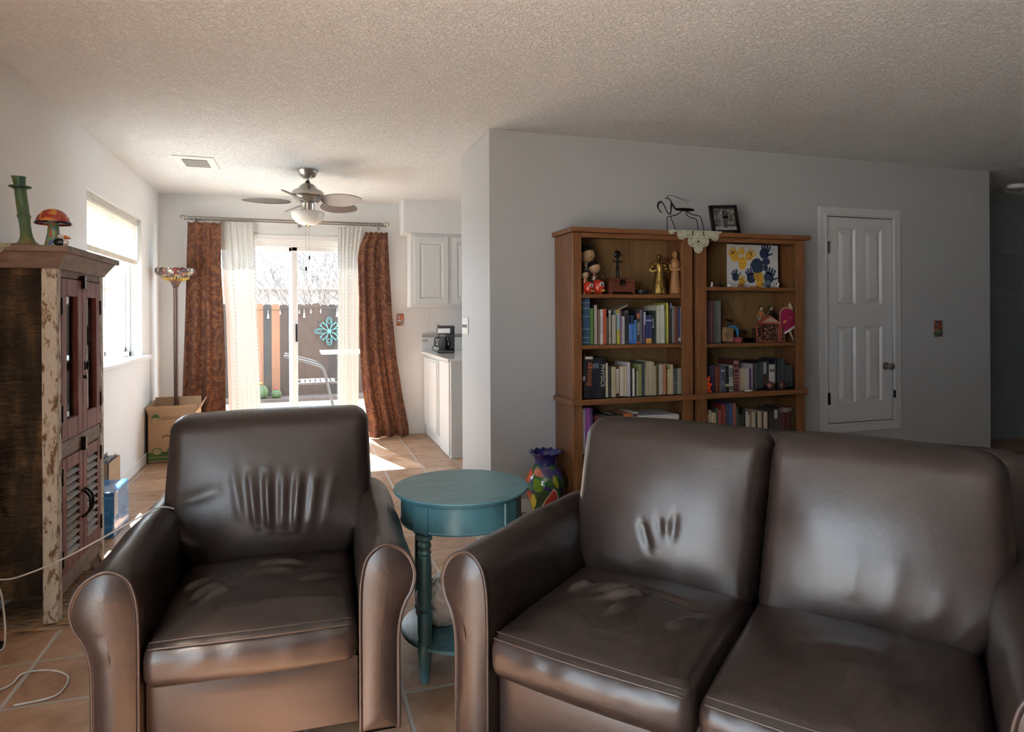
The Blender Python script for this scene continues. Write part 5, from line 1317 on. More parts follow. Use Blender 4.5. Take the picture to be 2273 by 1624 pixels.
def mini(name, label, px, Y, z0, parts, cat='ornament'):
    t = thing(name, label, cat, (sp(px, 640, Y).x, Y, z0))
    for nm, mb_, mt in parts: mb_.build(nm, mt, t, smooth=True)
    return t
for nm_, cx_, cz_, rx_, rz_, mt, sd in (('paint_blob', 650, 440, .034, .046, M_YP, 1), ('paint_blob', 560, 380, .026, .020, M_YP, 2), ('paint_blob', 845, 480, .052, .050, M_NP, 3), ('paint_blob', 965, 425, .034, .024, M_NP, 4), ('paint_blob', 955, 505, .020, .024, M_NP, 5)):
    u_, v_ = uv(cx_, cz_)
    pg = [(u_ + rx_ * (1 + .22 * noise.noise(Vector((2 * cos(g), 2 * sin(g), sd * 3.1)))) * cos(g), v_ + rz_ * (1 + .22 * noise.noise(Vector((2 * cos(g), 2 * sin(g), sd * 5.7)))) * sin(g)) for g in [2 * pi * k / 36 for k in range(36)]]
    yb__ = -.0019 - .0001 * sd; MB().prism(pg, yb__, yb__ + .0006).build(nm_, mt, hp)
mini('penguin_figurine', 'tiny black and white penguin figurine at left of the handprint painting', 1580, 3.72, Z2, [('body', MB().ball((0, 0, .011), .011, 12, sc=(.8, .8, 1)), M_WHITE), ('head', MB().ball((0, 0, .026), .008, 12), M_WHITE), ('back', MB().ball((0, .004, .017), .0115, 12, sc=(.8, .8, 1.4)), M_DARK)])
mini('dark_figurine', 'tiny dark figurine between the penguin and the handprint painting', 1601, 3.74, Z2, [('body', MB().ball((0, 0, .009), .012, 12, sc=(1.2, .8, .75)), M_IRON), ('head', MB().ball((-.008, 0, .020), .006, 10), M_IRON)])
mini('white_figurine', 'tiny white round figurine at the lower left of the handprint painting', 1619, 3.72, Z2, [('body', MB().ball((0, 0, .010), .011, 12, sc=(1.2, .8, .8)), M_WHITE), ('head', MB().ball((-.006, 0, .022), .006, 10), M_WHITE)])
mini('coiled_ornament', 'small red and gold coiled ornament below the handprint painting', 1643, 3.73, Z2, [('coil', MB().tube([(.018 * cos(g) * (1 - g / 30), .010 * sin(g), .004 + g * .0012) for g in [k * .5 for k in range(30)]], .0035, 6), plain('red_gold', (.40, .12, .05), .4)), ])
mini('brass_strip', 'small brass bar lying in front of the handprint painting', 1675, 3.725, Z2, [('bar', MB().box(-.03, -.006, 0, .03, .006, .009), plain('brass', (.45, .25, .06), .4, .5))])
mini('dog_figurine', 'tiny black and white dog figurine at the lower right of the handprint painting', 1726, 3.73, Z2, [('body', MB().ball((0, 0, .012), .010, 12, sc=(1, .8, 1.1)), M_WHITE), ('head', MB().ball((.002, -.003, .027), .009, 12), M_WHITE), ('ear', MB().ball((-.008, -.002, .028), .006, 8, sc=(.6, 1, 1.2)), M_DARK), ('spot', MB().ball((.007, -.004, .015), .006, 8), M_DARK)])
# hanging plant sprig at the right end
sx = sp(1762, 640, 3.70).x
t = thing('trailing_plant', 'small green trailing plant at the right end of the top shelf', 'plant', (sx, 3.70, Z2)); m = MB(); m2 = MB()
m2.tube(cat_pts([(0, .02, .0), (0, .0, .06), (.003, -.015, .05), (.006, -.030, 0), (.004, -.034, -.03)], 5), .0015, 6)
for k in range(16):
    g = k * 2.4; z = -.02 + .095 * k / 16; a0 = Vector((.012 * cos(g), -.012 + .012 * sin(g) - (.020 if z < .01 else 0), z))
    m.add([a0, a0 + Vector((.007, -.003, .005)), a0 + Vector((.003, -.007, .013)), a0 + Vector((-.006, -.003, .006))], [(0, 1, 2, 3)])
m.build('leaves', plain('leaf_green', (.05, .10, .025), .5), t); m2.build('stem', plain('stem_green', (.05, .07, .02), .6), t)

# ---- right bookcase second shelf z 1.0685
Z3 = 1.0690
o = MB().box(-.042, -.03, 0, .042, .03, .10).build('wood_block_stump', plain('bark_wood', (.22, .13, .06), .8, var=.4, scale=25), bevel=.012); q = sp(1611, 760, 3.75); o.location = (q.x, 3.75, Z3 + .004); o.rotation_euler = (0, R(5), 0); tag(o, 'rough pale stump ornament right of the maroon books', 'ornament')
m = MB()
def rock(s_): p = Vector(s_); return p * (1 + .35 * noise.noise(p * 30)) 
dr = thing('dragon_ornament', 'dark rocky ornament draped with a blue winged dragon', 'ornament', (sp(1622, 760, 3.79).x, 3.80, Z3))
MB().lathe([(.001, 0), (.040, 0), (.034, .05), (.024, .09), (.012, .12), (.004, .150), (.001, .152)], 14, fn=lambda p, g, r, z: Vector((p.x * (1 + .25 * noise.noise(p * 30)), p.y, p.z))).build('rock', plain('dark_rock', (.03, .03, .045), .6), dr, smooth=30)
MB().tube(cat_pts([(-.045, -.03, .095), (-.02, -.045, .108), (.015, -.045, .10), (.03, -.045, .06), (.028, -.045, .02)], 5), [.004, .005, .006, .007, .008, .009, .010, .011, .012, .012, .012, .012, .011, .010, .009, .008, .006, .005, .004, .003, .002], 10).build('body', plain('blue_scales', (.03, .16, .32), .3), dr, smooth=True)
MB().add([(-.05, -.02, .160), (.02, -.02, .150), (.0, -.01, .142), (-.04, -.01, .150)], [(0, 1, 2, 3)]).tube([(0, 0, .14), (-.01, -.015, .155)], .003, 5).build('wing', M_IRON, dr, solid=.004)
o = MB().box(-.02, -.02, 0, .02, .02, .055).build('small_box', plain('brown_card', (.16, .07, .04), .6), bevel=.002); q = sp(1635, 760, 3.84); o.location = (q.x, 3.86, Z3); tag(o, 'small brown box behind the pink cube on the right bookcase', 'box')
pk = MB().box(-.020, -.018, 0, .020, .018, .036).build('pink_cube', plain('pink_box', (.30, .06, .08), .5), bevel=.003); q = sp(1637, 760, 3.72); pk.location = (q.x, 3.72, Z3); tag(pk, 'small pink cube box left of the green glass dish', 'box')
gd = MB().lathe([(.001, 0), (.030, 0), (.034, .018), (.036, .030), (.032, .030), (.028, .004), (.001, .004)], 4).build('glass_dish', glass('green_glass', (.35, .5, .38)), smooth=20); q = sp(1662, 760, 3.74); gd.location = (q.x, 3.74, Z3); gd.rotation_euler = (0, 0, R(45)); gd.scale = (1.3, 1, 1); tag(gd, 'square green glass dish left of the red nicho', 'dish')
cg = mini('cake_stand_ornament', 'tiny dark footed ornament behind the green glass dish', 1651, 3.85, Z3, [('foot', MB().lathe([(.012, 0), (.004, .01), (.004, .055), (.022, .065), (.024, .072), (.001, .078)], 16), M_IRON)])
# red nicho
xn0, xn1 = sp(1689, 760, 3.72).x, sp(1732, 760, 3.72).x
nc = thing('painted_nicho', 'red painted folk art shrine box with triangular pediment and open doors', 'shrine box', ((xn0 + xn1) / 2, 3.72, Z3)); w = (xn1 - xn0) / 2; hN = .130
M_NR = plain('red_pink_paint', (.35, .07, .05), .5)
M_NI = artmat('tiny_folk_figures', [(.03, .012, .01), (.10, .03, .02), (.25, .18, .12), (.06, .03, .02), (.16, .06, .03)], 120)
m = MB(); m.box(-w, 0, 0, -w + .008, .05, hN); m.box(w - .008, 0, 0, w, .05, hN); m.box(-w, 0, 0, w, .05, .006); m.box(-w, 0, hN - .006, w, .05, hN); m.build('frame', M_NR, nc, bevel=.001)
MB().box(-w + .008, .012, .006, w - .008, .05, hN - .006).build('inside_scene', M_NI, nc)
m = MB(); m.prism([(-w - .006, hN), (w + .006, hN), (0, hN + .052)], .0, .05); pd_ = m.build('pediment', M_NR, nc)
MB().prism([(-w + .012, hN + .006), (w - .012, hN + .006), (0, hN + .040)], -.002, .0).build('pediment_panel', plain('pale_floral', (.40, .30, .24), .6, var=.5, scale=160), pd_)
for sgn in (-1, 1):
    m = MB(); xx = sgn * (w + .001); m.box(min(xx, xx + sgn * .036), -.006, .002, max(xx, xx + sgn * .036), -.001, hN - .006)
    dd = m.build('open_door', M_NR, nc, bevel=.001)
    MB().box(min(xx, xx + sgn * .036) + .005, -.008, .008, max(xx, xx + sgn * .036) - .005, -.006, hN - .012).build('door_scene', M_NI, dd)
# two small dolls behind the nicho on a riser box
o = MB().box(-.085, -.035, 0, .085, .035, .095).build('riser_box', plain('dark_brown_box', (.06, .03, .02), .6), bevel=.003); xr_ = sp(1700, 760, 3.83).x; o.location = (xr_, 3.84, Z3); tag(o, 'dark box behind the red shrine that carries two dolls', 'box')
def doll(px, label, top, legs, skirt):
    x = sp(px, 700, 3.83).x; t = thing('small_doll', label, 'doll', (x, 3.83, Z3 + .096))
    if skirt: MB().lathe([(.001, 0), (.032, 0), (.026, .03), (.012, .072), (.001, .073)], 16).build('skirt', plain('brown_skirt', (.07, .03, .02), .7), t, smooth=True)
    else: MB().tube([(-.009, 0, 0), (-.009, 0, .035), (-.007, 0, .072)], [.008, .008, .009], 8).tube([(.009, 0, 0), (.009, 0, .035), (.007, 0, .072)], [.008, .008, .009], 8).build('trousers', plain('pale_denim', (.26, .32, .34), .7), t, smooth=True)
    MB().tube([(0, 0, .070), (0, 0, .09), (0, 0, .118)], [.012, .014, .012], 10).build('shirt', top, t, smooth=True)
    MB().tube(cat_pts([(-.013, 0, .115), (-.026, 0, .09), (-.032, -.003, .058)], 4), .0045, 6).build('arm', plain('doll_skin', (.36, .22, .14), .6), t, smooth=True)
    MB().tube(cat_pts([(.013, 0, .115), (.026, 0, .09), (.034, -.003, .066)], 4), .0045, 6).build('arm', plain('doll_skin', (.36, .22, .14), .6) if not skirt else top, t, smooth=True)
    MB().ball((0, -.003, .134), .0125, 12, sc=(.9, .9, 1.1)).build('head', plain('doll_face', (.45, .36, .30), .5), t, smooth=True)
    MB().ball((0, .003, .139), .0145, 12, sc=(.95, .9, 1)).build('hair', plain('doll_hair', (.03, .012, .01), .6), t, smooth=True)
doll(1689, 'small doll in orange vest and pale trousers behind the red shrine', plain('orange_vest', (.42, .13, .04), .7), None, False)
doll(1711, 'small dark-dressed doll in brown skirt beside the orange-vested doll', plain('black_jacket', (.012, .012, .014), .7), None, True)
# magenta head on a stick
q = at(1540 + 1345 / 6.015, 510 + 1525 / 6.015, Y=3.70)
mk = thing('stick_puppet', 'flat magenta animal head puppet on a wooden stick leaning at the shelf right end', 'puppet', (0, 0, 0))
def pm(px, py, Y=3.71): v = at(1540 + px / 6.015, 510 + py / 6.015, Y=Y); return (v.x, v.z)
yy = 3.71
out = [pm(*p_) for p_ in ((1160, 1170), (1170, 1090), (1210, 1050), (1260, 1045), (1310, 1070), (1345, 1120), (1360, 1190), (1362, 1270), (1330, 1300), (1290, 1320), (1250, 1350), (1215, 1370), (1195, 1300), (1165, 1240))]
m = MB(); m.prism(out, yy, yy + .006); m.build('head', plain('magenta_felt', (.28, .008, .06), .8), mk)
out2 = [(a_ + (a_ - sum(p_[0] for p_ in out) / len(out)) * .07, b_ + (b_ - sum(p_[1] for p_ in out) / len(out)) * .07) for a_, b_ in out]
MB().prism(out2, yy + .006, yy + .009).prism([pm(1275, 1050), pm(1270, 1000), pm(1290, 975), pm(1325, 1030), pm(1328, 1090)], yy + .004, yy + .009).build('felt_backing', plain('cream_felt', (.50, .38, .22), .8), mk)
MB().prism([pm(1185, 1240), pm(1210, 1205), pm(1245, 1210), pm(1220, 1245)], yy - .001, yy).build('muzzle_patch', plain('orange_felt', (.55, .22, .04), .8), mk)
a1, a2, a3, a4 = pm(1275, 1190), pm(1320, 1150), pm(1280, 1150), pm(1318, 1195)
MB().tube([(a1[0], yy - .001, a1[1]), (a2[0], yy - .001, a2[1])], .0014, 5).tube([(a3[0], yy - .001, a3[1]), (a4[0], yy - .001, a4[1])], .0014, 5).build('cross_stitch', plain('orange_felt', (.55, .22, .04), .8), mk)
m = MB(); poly = [pm(1210, 1370), pm(1240, 1325), pm(1365, 1270), pm(1360, 1305)]; poly = [pm(1205, 1365), pm(1215, 1392), pm(1245, 1372), pm(1275, 1362), pm(1305, 1335), pm(1335, 1315), pm(1365, 1300), pm(1362, 1268), pm(1330, 1285), pm(1290, 1312), pm(1250, 1340)]
m.prism(poly, yy - .002, yy + .001); m.build('white_trim', plain('white_felt', (.55, .52, .48), .8), mk)
b1_, b2_ = pm(1285, 1350), pm(1345, 1525)
MB().tube([(b1_[0], yy + .004, b1_[1]), (b2_[0], yy + .004, Z3 + .004)], .0075, 8).build('stick', plain('pale_stick', (.42, .30, .17), .6), mk, smooth=True)
bpy.context.view_layer.update()
off = Vector((b2_[0], yy, Z3))
for chd in mk.children:
    for v in chd.data.vertices: v.co -= off
mk.location = off

# ---- right bookcase third shelf: orange bear, dish, maracas  z .745
Z4 = .7465
q = sp(1573, 880, 3.675); yy = 3.685
gb = thing('orange_bear', 'translucent orange bear-shaped ornament at the left end of the lower book row', 'ornament', (q.x, yy, Z4))
M_OR = plain('orange_resin', (.62, .06, .015), .25)
MB().ball((0, 0, .045), .024, 16, sc=(1, .7, 1.3)).build('body', M_OR, gb, smooth=True)
MB().ball((0, 0, .088), .018, 16, sc=(1, .8, .95)).build('head', M_OR, gb, smooth=True)
for sgn in (-1, 1):
    MB().ball((sgn * .013, 0, .104), .006, 8).build('ear', M_OR, gb, smooth=True)
    MB().ball((sgn * .013, -.006, .010), .012, 10, sc=(1, 1, .85)).build('leg', M_OR, gb, smooth=True)
    MB().ball((sgn * .018, -.010, .055), .009, 8, sc=(1, 1, 1.2)).build('arm', M_OR, gb, smooth=True)
# maracas
M_MAR = plain('dark_carved_gourd', (.10, .035, .025), .3, var=.5, scale=40)
for i, (px, dirx, lb) in enumerate(((1708, -1, 'dark carved gourd maraca with handle pointing left on the lower book shelf'), (1735, 1, 'dark carved gourd maraca with handle pointing right on the lower book shelf'))):
    q = sp(px, 862, 3.675); t = thing('maraca', lb, 'maraca', (q.x, 3.668, Z4), 0, 'carved maracas')
    MB().ball((0, 0, .030), .031, 18, sc=(1.0, .85, .95)).build('gourd', M_MAR, t, smooth=True)
    MB().tube([(dirx * .022, 0, .022), (dirx * .06, 0, .014), (dirx * .105, 0, .008)] if dirx < 0 else [(.022, 0, .022), (.05, 0, .012), (.085, .0, .008)], [.008, .006, .008], 8).build('handle', M_IRON, t, smooth=True)
o = MB().lathe([(.001, 0), (.026, 0), (.034, .008), (.032, .009), (.001, .004)], 20).build('white_saucer', M_WHITE, smooth=40); q = sp(1661, 870, 3.67); o.location = (q.x, 3.672, Z4); o.scale = (1.0, .5, 1); tag(o, 'small white oval dish in front of the cream books, right bookcase', 'dish')

# ---- on top of the bookcases
ZT = 1.796
# triangular doily over the front edge
dl = MB(); yE = FY - .03
qc = at(1549, 515, Y=yE)
def pl_bc(u, v):
    if v > 0: return Vector((qc.x + u, yE + .002 + v, ZT + .003))
    return Vector((qc.x + u, yE - .004, ZT + .002 + v))
for u, v, r_ in ((0, -.028, .026), (-.060, -.012, .026), (.060, -.012, .026), (-.030, -.070, .026), (.033, -.070, .026), (0, -.112, .025), (-.090, -.030, .023), (.092, -.030, .023), (0, .03, .026), (-.06, .04, .026), (.06, .04, .026), (-.115, .015, .022), (.115, .015, .022), (0, .085, .026), (-.04, .11, .026), (.04, .11, .026), (-.145, -.008, .016)):
    rosette(dl, (u * 1.35, v * .98 if v < 0 else v), r_ * 1.32, pl_bc)
o = recenter(dl.build('crochet_doily', M_LACE, smooth=True)); tag(o, 'cream crochet doily draped over the front edge of the bookcase top', 'doily')
# praying mantis sculpture
def mp(px, py, Y): q = at(1440 + px / 10.15, 420 + py / 10.15, Y=Y); return Vector((q.x, q.y, q.z))
zf = ZT + .0105
mn = thing('mantis_sculpture', 'black wire praying mantis sculpture standing on the crochet doily', 'sculpture', (0, 0, 0))
Yc = 3.72
def foot(p): return Vector((p.x, p.y, zf))
MB().tube([mp(585, 430, Yc), mp(620, 450, Yc), mp(760, 455, Yc), mp(900, 460, Yc), mp(1010, 465, Yc)], [.004, .0075, .011, .011, .008], 10).build('abdomen', M_IRON, mn, smooth=True)
MB().tube([mp(600, 445, Yc), mp(545, 350, Yc), mp(480, 240, Yc), mp(430, 190, Yc)], [.005, .0045, .004, .003], 8).build('thorax', M_IRON, mn, smooth=True)
MB().tube([mp(360, 215, Yc), mp(400, 200, Yc), mp(440, 190, Yc)], [.001, .0035, .003], 8).build('head', M_IRON, mn, smooth=True)
MB().tube(cat_pts([mp(415, 190, Yc), mp(430, 145, Yc), mp(500, 135, Yc), mp(640, 175, Yc), mp(930, 265, Yc)], 5), .0012, 5).build('antenna', M_IRON, mn, smooth=True)
MB().tube(cat_pts([mp(415, 190, Yc - .01), mp(435, 150, Yc - .01), mp(500, 138, Yc - .01), mp(660, 190, Yc - .01), mp(880, 325, Yc - .01)], 5), .0012, 5).build('antenna', M_IRON, mn, smooth=True)
for dy, dx in ((-.012, 0), (.012, 18)):
    MB().tube(cat_pts([mp(505, 270, Yc + dy), mp(500 + dx, 400, Yc + dy), mp(500 - dx / 2, 530, Yc + dy), mp(460, 560, Yc + dy), mp(400, 480, Yc + dy), mp(345, 360, Yc + dy), mp(280 + dx, 275 + dx, Yc + dy), mp(215 + dx, 300 + dx, Yc + dy), mp(195 + dx, 380 + dx, Yc + dy), mp(240, 470, Yc + dy), mp(295, 525, Yc + dy)], 5), .0034, 7).build('foreleg', M_IRON, mn, smooth=True)
for pts, Yf in ([(740, 500), (640, 570), (520, 600), (430, 620), (410, 660), (418, 880)], 3.70), ([(740, 500), (640, 565), (520, 600), (500, 640), (540, 740), (615, 890)], 3.74), ([(840, 500), (870, 590), (960, 640), (1060, 670), (1090, 740), (1115, 905)], 3.70), ([(870, 500), (950, 560), (1130, 600), (1180, 660), (1215, 790), (1250, 940)], 3.74):
    P_ = [mp(a_, b_, Yc + (Yf - Yc) * min(1, k * .35)) for k, (a_, b_) in enumerate(pts)]
    e_ = P_[-1]; P_[-1] = Vector((e_.x, e_.y, zf)); MB().tube(cat_pts(P_, 5), .0028, 7).build('leg', M_IRON, mn, smooth=True)
off = Vector((mp(800, 700, Yc).x, Yc, zf))
for chd in mn.children:
    for v in chd.data.vertices: v.co -= off
mn.location = off
# framed photo
q0, q1 = at(1583, 515, Y=3.74), at(1643, 515, Y=3.74)
pfm = thing('photo_frame', 'black framed black-and-white photograph standing on the right bookcase top', 'picture frame', ((q0.x + q1.x) / 2, 3.735, ZT + .0105), R(-2))
w = (q1.x - q0.x) / 2; H = .195; f_ = .022
rt = Matrix.Rotation(R(-9), 4, 'X') @ Matrix.Rotation(R(-3), 4, 'Y')
m = MB(); m.box(-w, 0, 0, -w + f_, .018, H); m.box(w - f_, 0, 0, w, .018, H); m.box(-w + f_, 0, 0, w - f_, .018, f_); m.box(-w + f_, 0, H - f_, w - f_, .018, H)
fo = m.build('frame', M_DARK, pfm, bevel=.002); fo.matrix_local = rt
def photomat():
    m, nt, bs = newmat('grey_garden_photo'); bs.inputs['Roughness'].default_value = .2
    n = node(nt, 'ShaderNodeTexNoise', ins={'Scale': 35, 'Detail': 4}); nt.links.new(coords(nt), n.inputs[0])
    nt.links.new(ramp(nt, n.outputs['Fac'], [(.35, (.035, .037, .035)), (.55, (.14, .145, .13)), (.7, (.34, .34, .30))]), bs.inputs['Base Color']); return m
po = MB().box(-w + f_ - .002, .008, f_ - .002, w - f_ + .002, .012, H - f_ + .002).build('photograph', photomat(), pfm); po.matrix_local = rt
fg = MB(); gg = plain('photo_dark_grey', (.05, .05, .05), .3); gl_ = plain('photo_light_grey', (.32, .32, .30), .3)
# left figure: dress and head; right figure: dark suit
fg.prism([(-.035, .045), (-.012, .045), (-.008, .105), (-.012, .135), (-.030, .135), (-.036, .105)], .0072, .0078); a_ = fg.build('woman_silhouette', plain('photo_mid_grey', (.16, .16, .155), .3), pfm); a_.matrix_local = rt
MB().prism([(-.010, .040), (.018, .040), (.020, .110), (.015, .145), (-.006, .145), (-.010, .11)], .0072, .0078).build('man_silhouette', gg, pfm).matrix_local = rt
MB().prism(el(-.022, .146, .008, .010, 12), .0072, .0078).build('head_silhouette', gl_, pfm).matrix_local = rt
MB().prism(el(.004, .154, .008, .010, 12), .0072, .0078).build('head_silhouette', gg, pfm).matrix_local = rt
MB().prism([(-w + f_, f_), (w - f_, f_), (w - f_, .045), (-w + f_, .048)], .0074, .0079).build('path_area', gl_, pfm).matrix_local = rt
MB().box(-.02, .018, 0, .02, .022, .12, rot=Matrix.Rotation(R(16), 3, 'X'), piv=(0, .018, .12)).build('easel_back', M_DARK, pfm)

# ================================================================ PAINTED VASE
q = at(1205, 1100, Y=3.80)
vs = thing('floor_vase', 'tall painted floor vase with fruit motifs and blue ruffled rim beside the bookcase', 'vase', (1.437, 3.80, 0))
def vasemat():
    m, nt, bs = newmat('talavera_vase_glaze'); bs.inputs['Roughness'].default_value = .12; bs.inputs['Coat Weight'].default_value = .7
    co = coords(nt, (1, 1, .75)); n = node(nt, 'ShaderNodeTexNoise', ins={'Scale': 9, 'Detail': 1, 'Distortion': .6}); nt.links.new(co, n.inputs[0])
    nt.links.new(ramp(nt, n.outputs['Fac'], [(0, (.02, .06, .02)), (.40, (.03, .10, .02)), (.47, (.02, .02, .12)), (.55, (.02, .09, .03)), (.66, (.07, .16, .02))], 'CONSTANT'), bs.inputs['Base Color']); return m
BODY = [(.001, 0), (.062, 0), (.066, .01), (.085, .07), (.110, .14), (.126, .20), (.128, .235), (.116, .275), (.090, .312), (.074, .330), (.070, .345)]
NECK = [(.070, .340), (.066, .352), (.068, .370), (.082, .395), (.100, .412), (.104, .418), (.096, .416), (.076, .392), (.062, .368)]
def ruf(p, g, r, z):
    k = max(0, (z - .385) / .03); s_ = 1 + .05 * k * cos(g * 14); return Vector((p.x * s_, p.y * s_, p.z + .004 * k * cos(g * 14)))
vb = MB().lathe(BODY, 64).build('body', vasemat(), vs, smooth=True)
MB().lathe(NECK, 112, fn=ruf, cap=False).build('ruffled_rim', plain('cobalt_glaze', (.012, .015, .13), .12, coat=.7), vs, smooth=True)
def brad(z):
    for (r0, z0), (r1, z1) in zip(BODY[1:], BODY[2:]):
        if z <= z1: return r0 + (r1 - r0) * (z - z0) / max(1e-6, z1 - z0)
    return .07
# painted motifs: outlines measured on crop (x px,y px of 1083x1624 zoom, scale 9.023)
def motif(nm, pts, mat, lift=.0012):
    P2 = []
    for a_, b_ in pts:
        q_ = at(1150 + a_ / 9.023, 980 + b_ / 9.023, Y=3.80 - .085)
        P2.append((q_.x - 1.437, q_.z))
    # dense fill grid by scanline
    m = MB(); zs_ = [p_[1] for p_ in P2]; z0, z1 = min(zs_), max(zs_); n = 26; rows_ = []
    for k in range(n + 1):
        z = z0 + (z1 - z0) * (k + .001) / (n + .002); xs_ = []
        for (xa2, za2), (xb3, zb3) in zip(P2, P2[1:] + P2[:1]):
            if (za2 <= z) != (zb3 <= z): xs_.append(xa2 + (xb3 - xa2) * (z - za2) / (zb3 - za2))
        if len(xs_) >= 2: rows_.append((z, min(xs_), max(xs_)))
    vsx = []
    C_ = Vector((-cos(R(70)) * 0, 0))
    for z, xa2, xb3 in rows_:
        r_ = brad(max(.012, z)) + lift
        for j in range(9):
            x = xa2 + (xb3 - xa2) * j / 8; x = max(-r_ * .995, min(r_ * .995, x * 1.0))
            # the view comes from the left: turn screen offset into an angle round the axis
            ang = math.asin(max(-1, min(1, x / r_))) + VA
            vsx.append((r_ * sin(ang), -r_ * cos(ang), z))
    fs_ = [(k * 9 + j, k * 9 + j + 1, (k + 1) * 9 + j + 1, (k + 1) * 9 + j) for k in range(len(rows_) - 1) for j in range(8)]
    m.add(vsx, fs_); m.build(nm, mat, vb, smooth=True)
VA = math.atan2(-1.437, 3.80)
gz = lambda n_, c_: plain(n_, c_, .12, coat=.7, var=.08, scale=20, bmp=0)
motif('papaya_motif', [(230, 560), (330, 535), (400, 600), (405, 700), (340, 830), (270, 930), (370, 1000), (190, 1000), (95, 940), (130, 740), (180, 620)], gz('red_orange_glaze', (.55, .09, .02)))
motif('papaya_core', [(250, 600), (310, 580), (325, 660), (290, 790), (240, 830), (200, 720), (170, 700)], gz('yellow_glaze', (.70, .36, .02)), .002)
motif('seed_motif', [(240, 700), (290, 680), (285, 780), (230, 820), (200, 770)], gz('green_glaze_dark', (.06, .16, .09)), .0028)
motif('red_band_motif', [(100, 930), (390, 1045), (380, 1090), (190, 1065), (95, 960)], gz('red_glaze', (.45, .02, .015)), .002)
motif('orange_slice_motif', [(90, 960), (190, 1060), (375, 1095), (380, 1180), (330, 1320), (230, 1500), (170, 1380), (110, 1180)], gz('orange_glaze_b', (.62, .17, .02)), .002)
motif('banana_motif', [(390, 1045), (440, 1070), (478, 1170), (470, 1270), (435, 1380), (440, 1600), (330, 1620), (225, 1530), (330, 1330), (380, 1180)], gz('yellow_glaze_b', (.60, .48, .02)), .0024)
motif('melon_outline', [(800, 885), (860, 960), (885, 1080), (885, 1180), (870, 1330), (880, 1500), (540, 1600), (555, 1330), (650, 1130)], gz('cream_glaze', (.60, .50, .33)), .0016)
motif('melon_motif', [(800, 915), (850, 980), (868, 1080), (868, 1180), (855, 1320), (855, 1480), (565, 1560), (575, 1340), (665, 1140)], gz('melon_red_glaze', (.38, .02, .015)), .0026)
motif('lime_motif', [(420, 760), (470, 730), (560, 760), (610, 830), (600, 930), (540, 1000), (460, 1010), (410, 930)], gz('lime_glaze', (.12, .25, .02)), .002)
motif('lemon_motif', [(790, 640), (850, 700), (895, 800), (890, 890), (840, 860), (780, 760)], gz('lemon_glaze', (.28, .30, .02)), .002)
motif('strawberry_motif', [(440, 600), (500, 545), (570, 580), (610, 690), (520, 700), (425, 670)], gz('pinkish_glaze', (.45, .12, .06)), .002)

# ================================================================ OUTDOORS (through the door and side window)
M_CONC = streaky('pale_concrete', [(.2, (.24, .22, .19)), (.8, (.34, .31, .27))], (1, 1, 1), .85, .1)
struct('ground_gravel', MB().box(-14, 7.11, -.16, 16, 34, -.12).box(-14, -16, -.16, 16, -2.76, -.12), plain('tan_gravel', (.38, .32, .26), .9, var=.5, scale=40, bmp=.5))
struct('ground_side', MB().box(-14, -2.76, -.16, -1.46, 7.11, -.06), plain('pale_bounce_ground', (.80, .77, .72), .9))  # unseen ground, made extra pale to bounce light up to the ceiling
struct('ground_patio', MB().box(-3.2, 7.11, -.12, 4.5, 10.35, -.03), M_CONC)
struct('ground_bed', MB().box(-5, 10.36, -.12, 8, 11.0, .012), plain('fine_gravel', (.06, .042, .034), .9, var=.7, scale=90, bmp=.6))
# fence
FNY = 10.80
fence = thing('board_fence', 'weathered brown dog-eared wooden board fence behind the patio', 'fence', (0, FNY, 0))
M_FN = [streaky('fence_board_%d' % i, [(.2, [c_ * .45 for c_ in col]), (.8, col)], (14, 14, 1.3), .85, .3, detail=8) for i, col in enumerate(((.032, .017, .011), (.019, .012, .009), (.042, .022, .014), (.024, .020, .017)))]
M_FO = streaky('new_orange_board', [(.2, (.095, .040, .019)), (.8, (.14, .060, .030))], (10, 10, 1.2), .8, .2)
x = -1.9; k = 0; W0 = .121
ib = round((at(600, 750, Y=FNY).x - x) / (W0 + .003))
while x < 3.2:
    h = 1.445 + random.uniform(-.012, .012); cpr = .022
    m = MB(); m.prism([(x, .0), (x + W0, .0), (x + W0, h - cpr), (x + W0 - cpr, h), (x + cpr, h), (x, h - cpr)], 0, .016)
    m.build('board', M_FO if k in (ib, ib - 2) else random.choice(M_FN), fence); x += W0; k += 1
for z in (.35, 1.15): MB().box(-1.9, .016, z, 3.2, .055, z + .085).build('fence_rail', M_FN[1], fence)
for px in (-1.7, .7, 3.0): MB().box(px, .056, 0, px + .09, .146, 1.4).build('fence_post', M_FN[1], fence)
fk_ = MB().lathe([(.001, 0), (.018, 0), (.014, .008), (.001, .010)], 14).build('knob', M_DARK, fence, smooth=True)
q = at(707, 712, Y=FNY); fk_.location = (q.x, -.002, q.z); fk_.rotation_euler = (R(90), 0, 0)
# string lights
M_BULB = plain('glass_bulb', (.75, .78, .80), .1)
def wirez(x): return at(675, 686, Y=10.7).z + .012 * sin(x * 4)
st = thing('string_lights', 'string of small clear bell-shaped lights hung along the fence top', 'string lights', (0, 10.76, 0))
MB().tube([(xx * .1 - 1.2, 0, wirez(xx * .1 - 1.2)) for xx in range(36)], .004, 6).build('wire', M_IRON, st)
for px in (595, 675, 748, 690, 712, 664, 622):
    big = px in (595, 675, 748); q = at(px, 690, Y=10.75); L = .055 if big else .03
    z = wirez(q.x)
    b = MB().lathe([(.004, z - L), (.010, z - L - .01), (.012 if big else .006, z - L - .035), (.019 if big else .006, z - L - .075 if big else z - L - .04), (.001, z - L - .076 if big else z - L - .045)], 12, (q.x, 0, 0)).tube([(q.x, 0, z), (q.x, 0, z - L)], .003, 5).build('bulb', M_BULB, st, smooth=True)
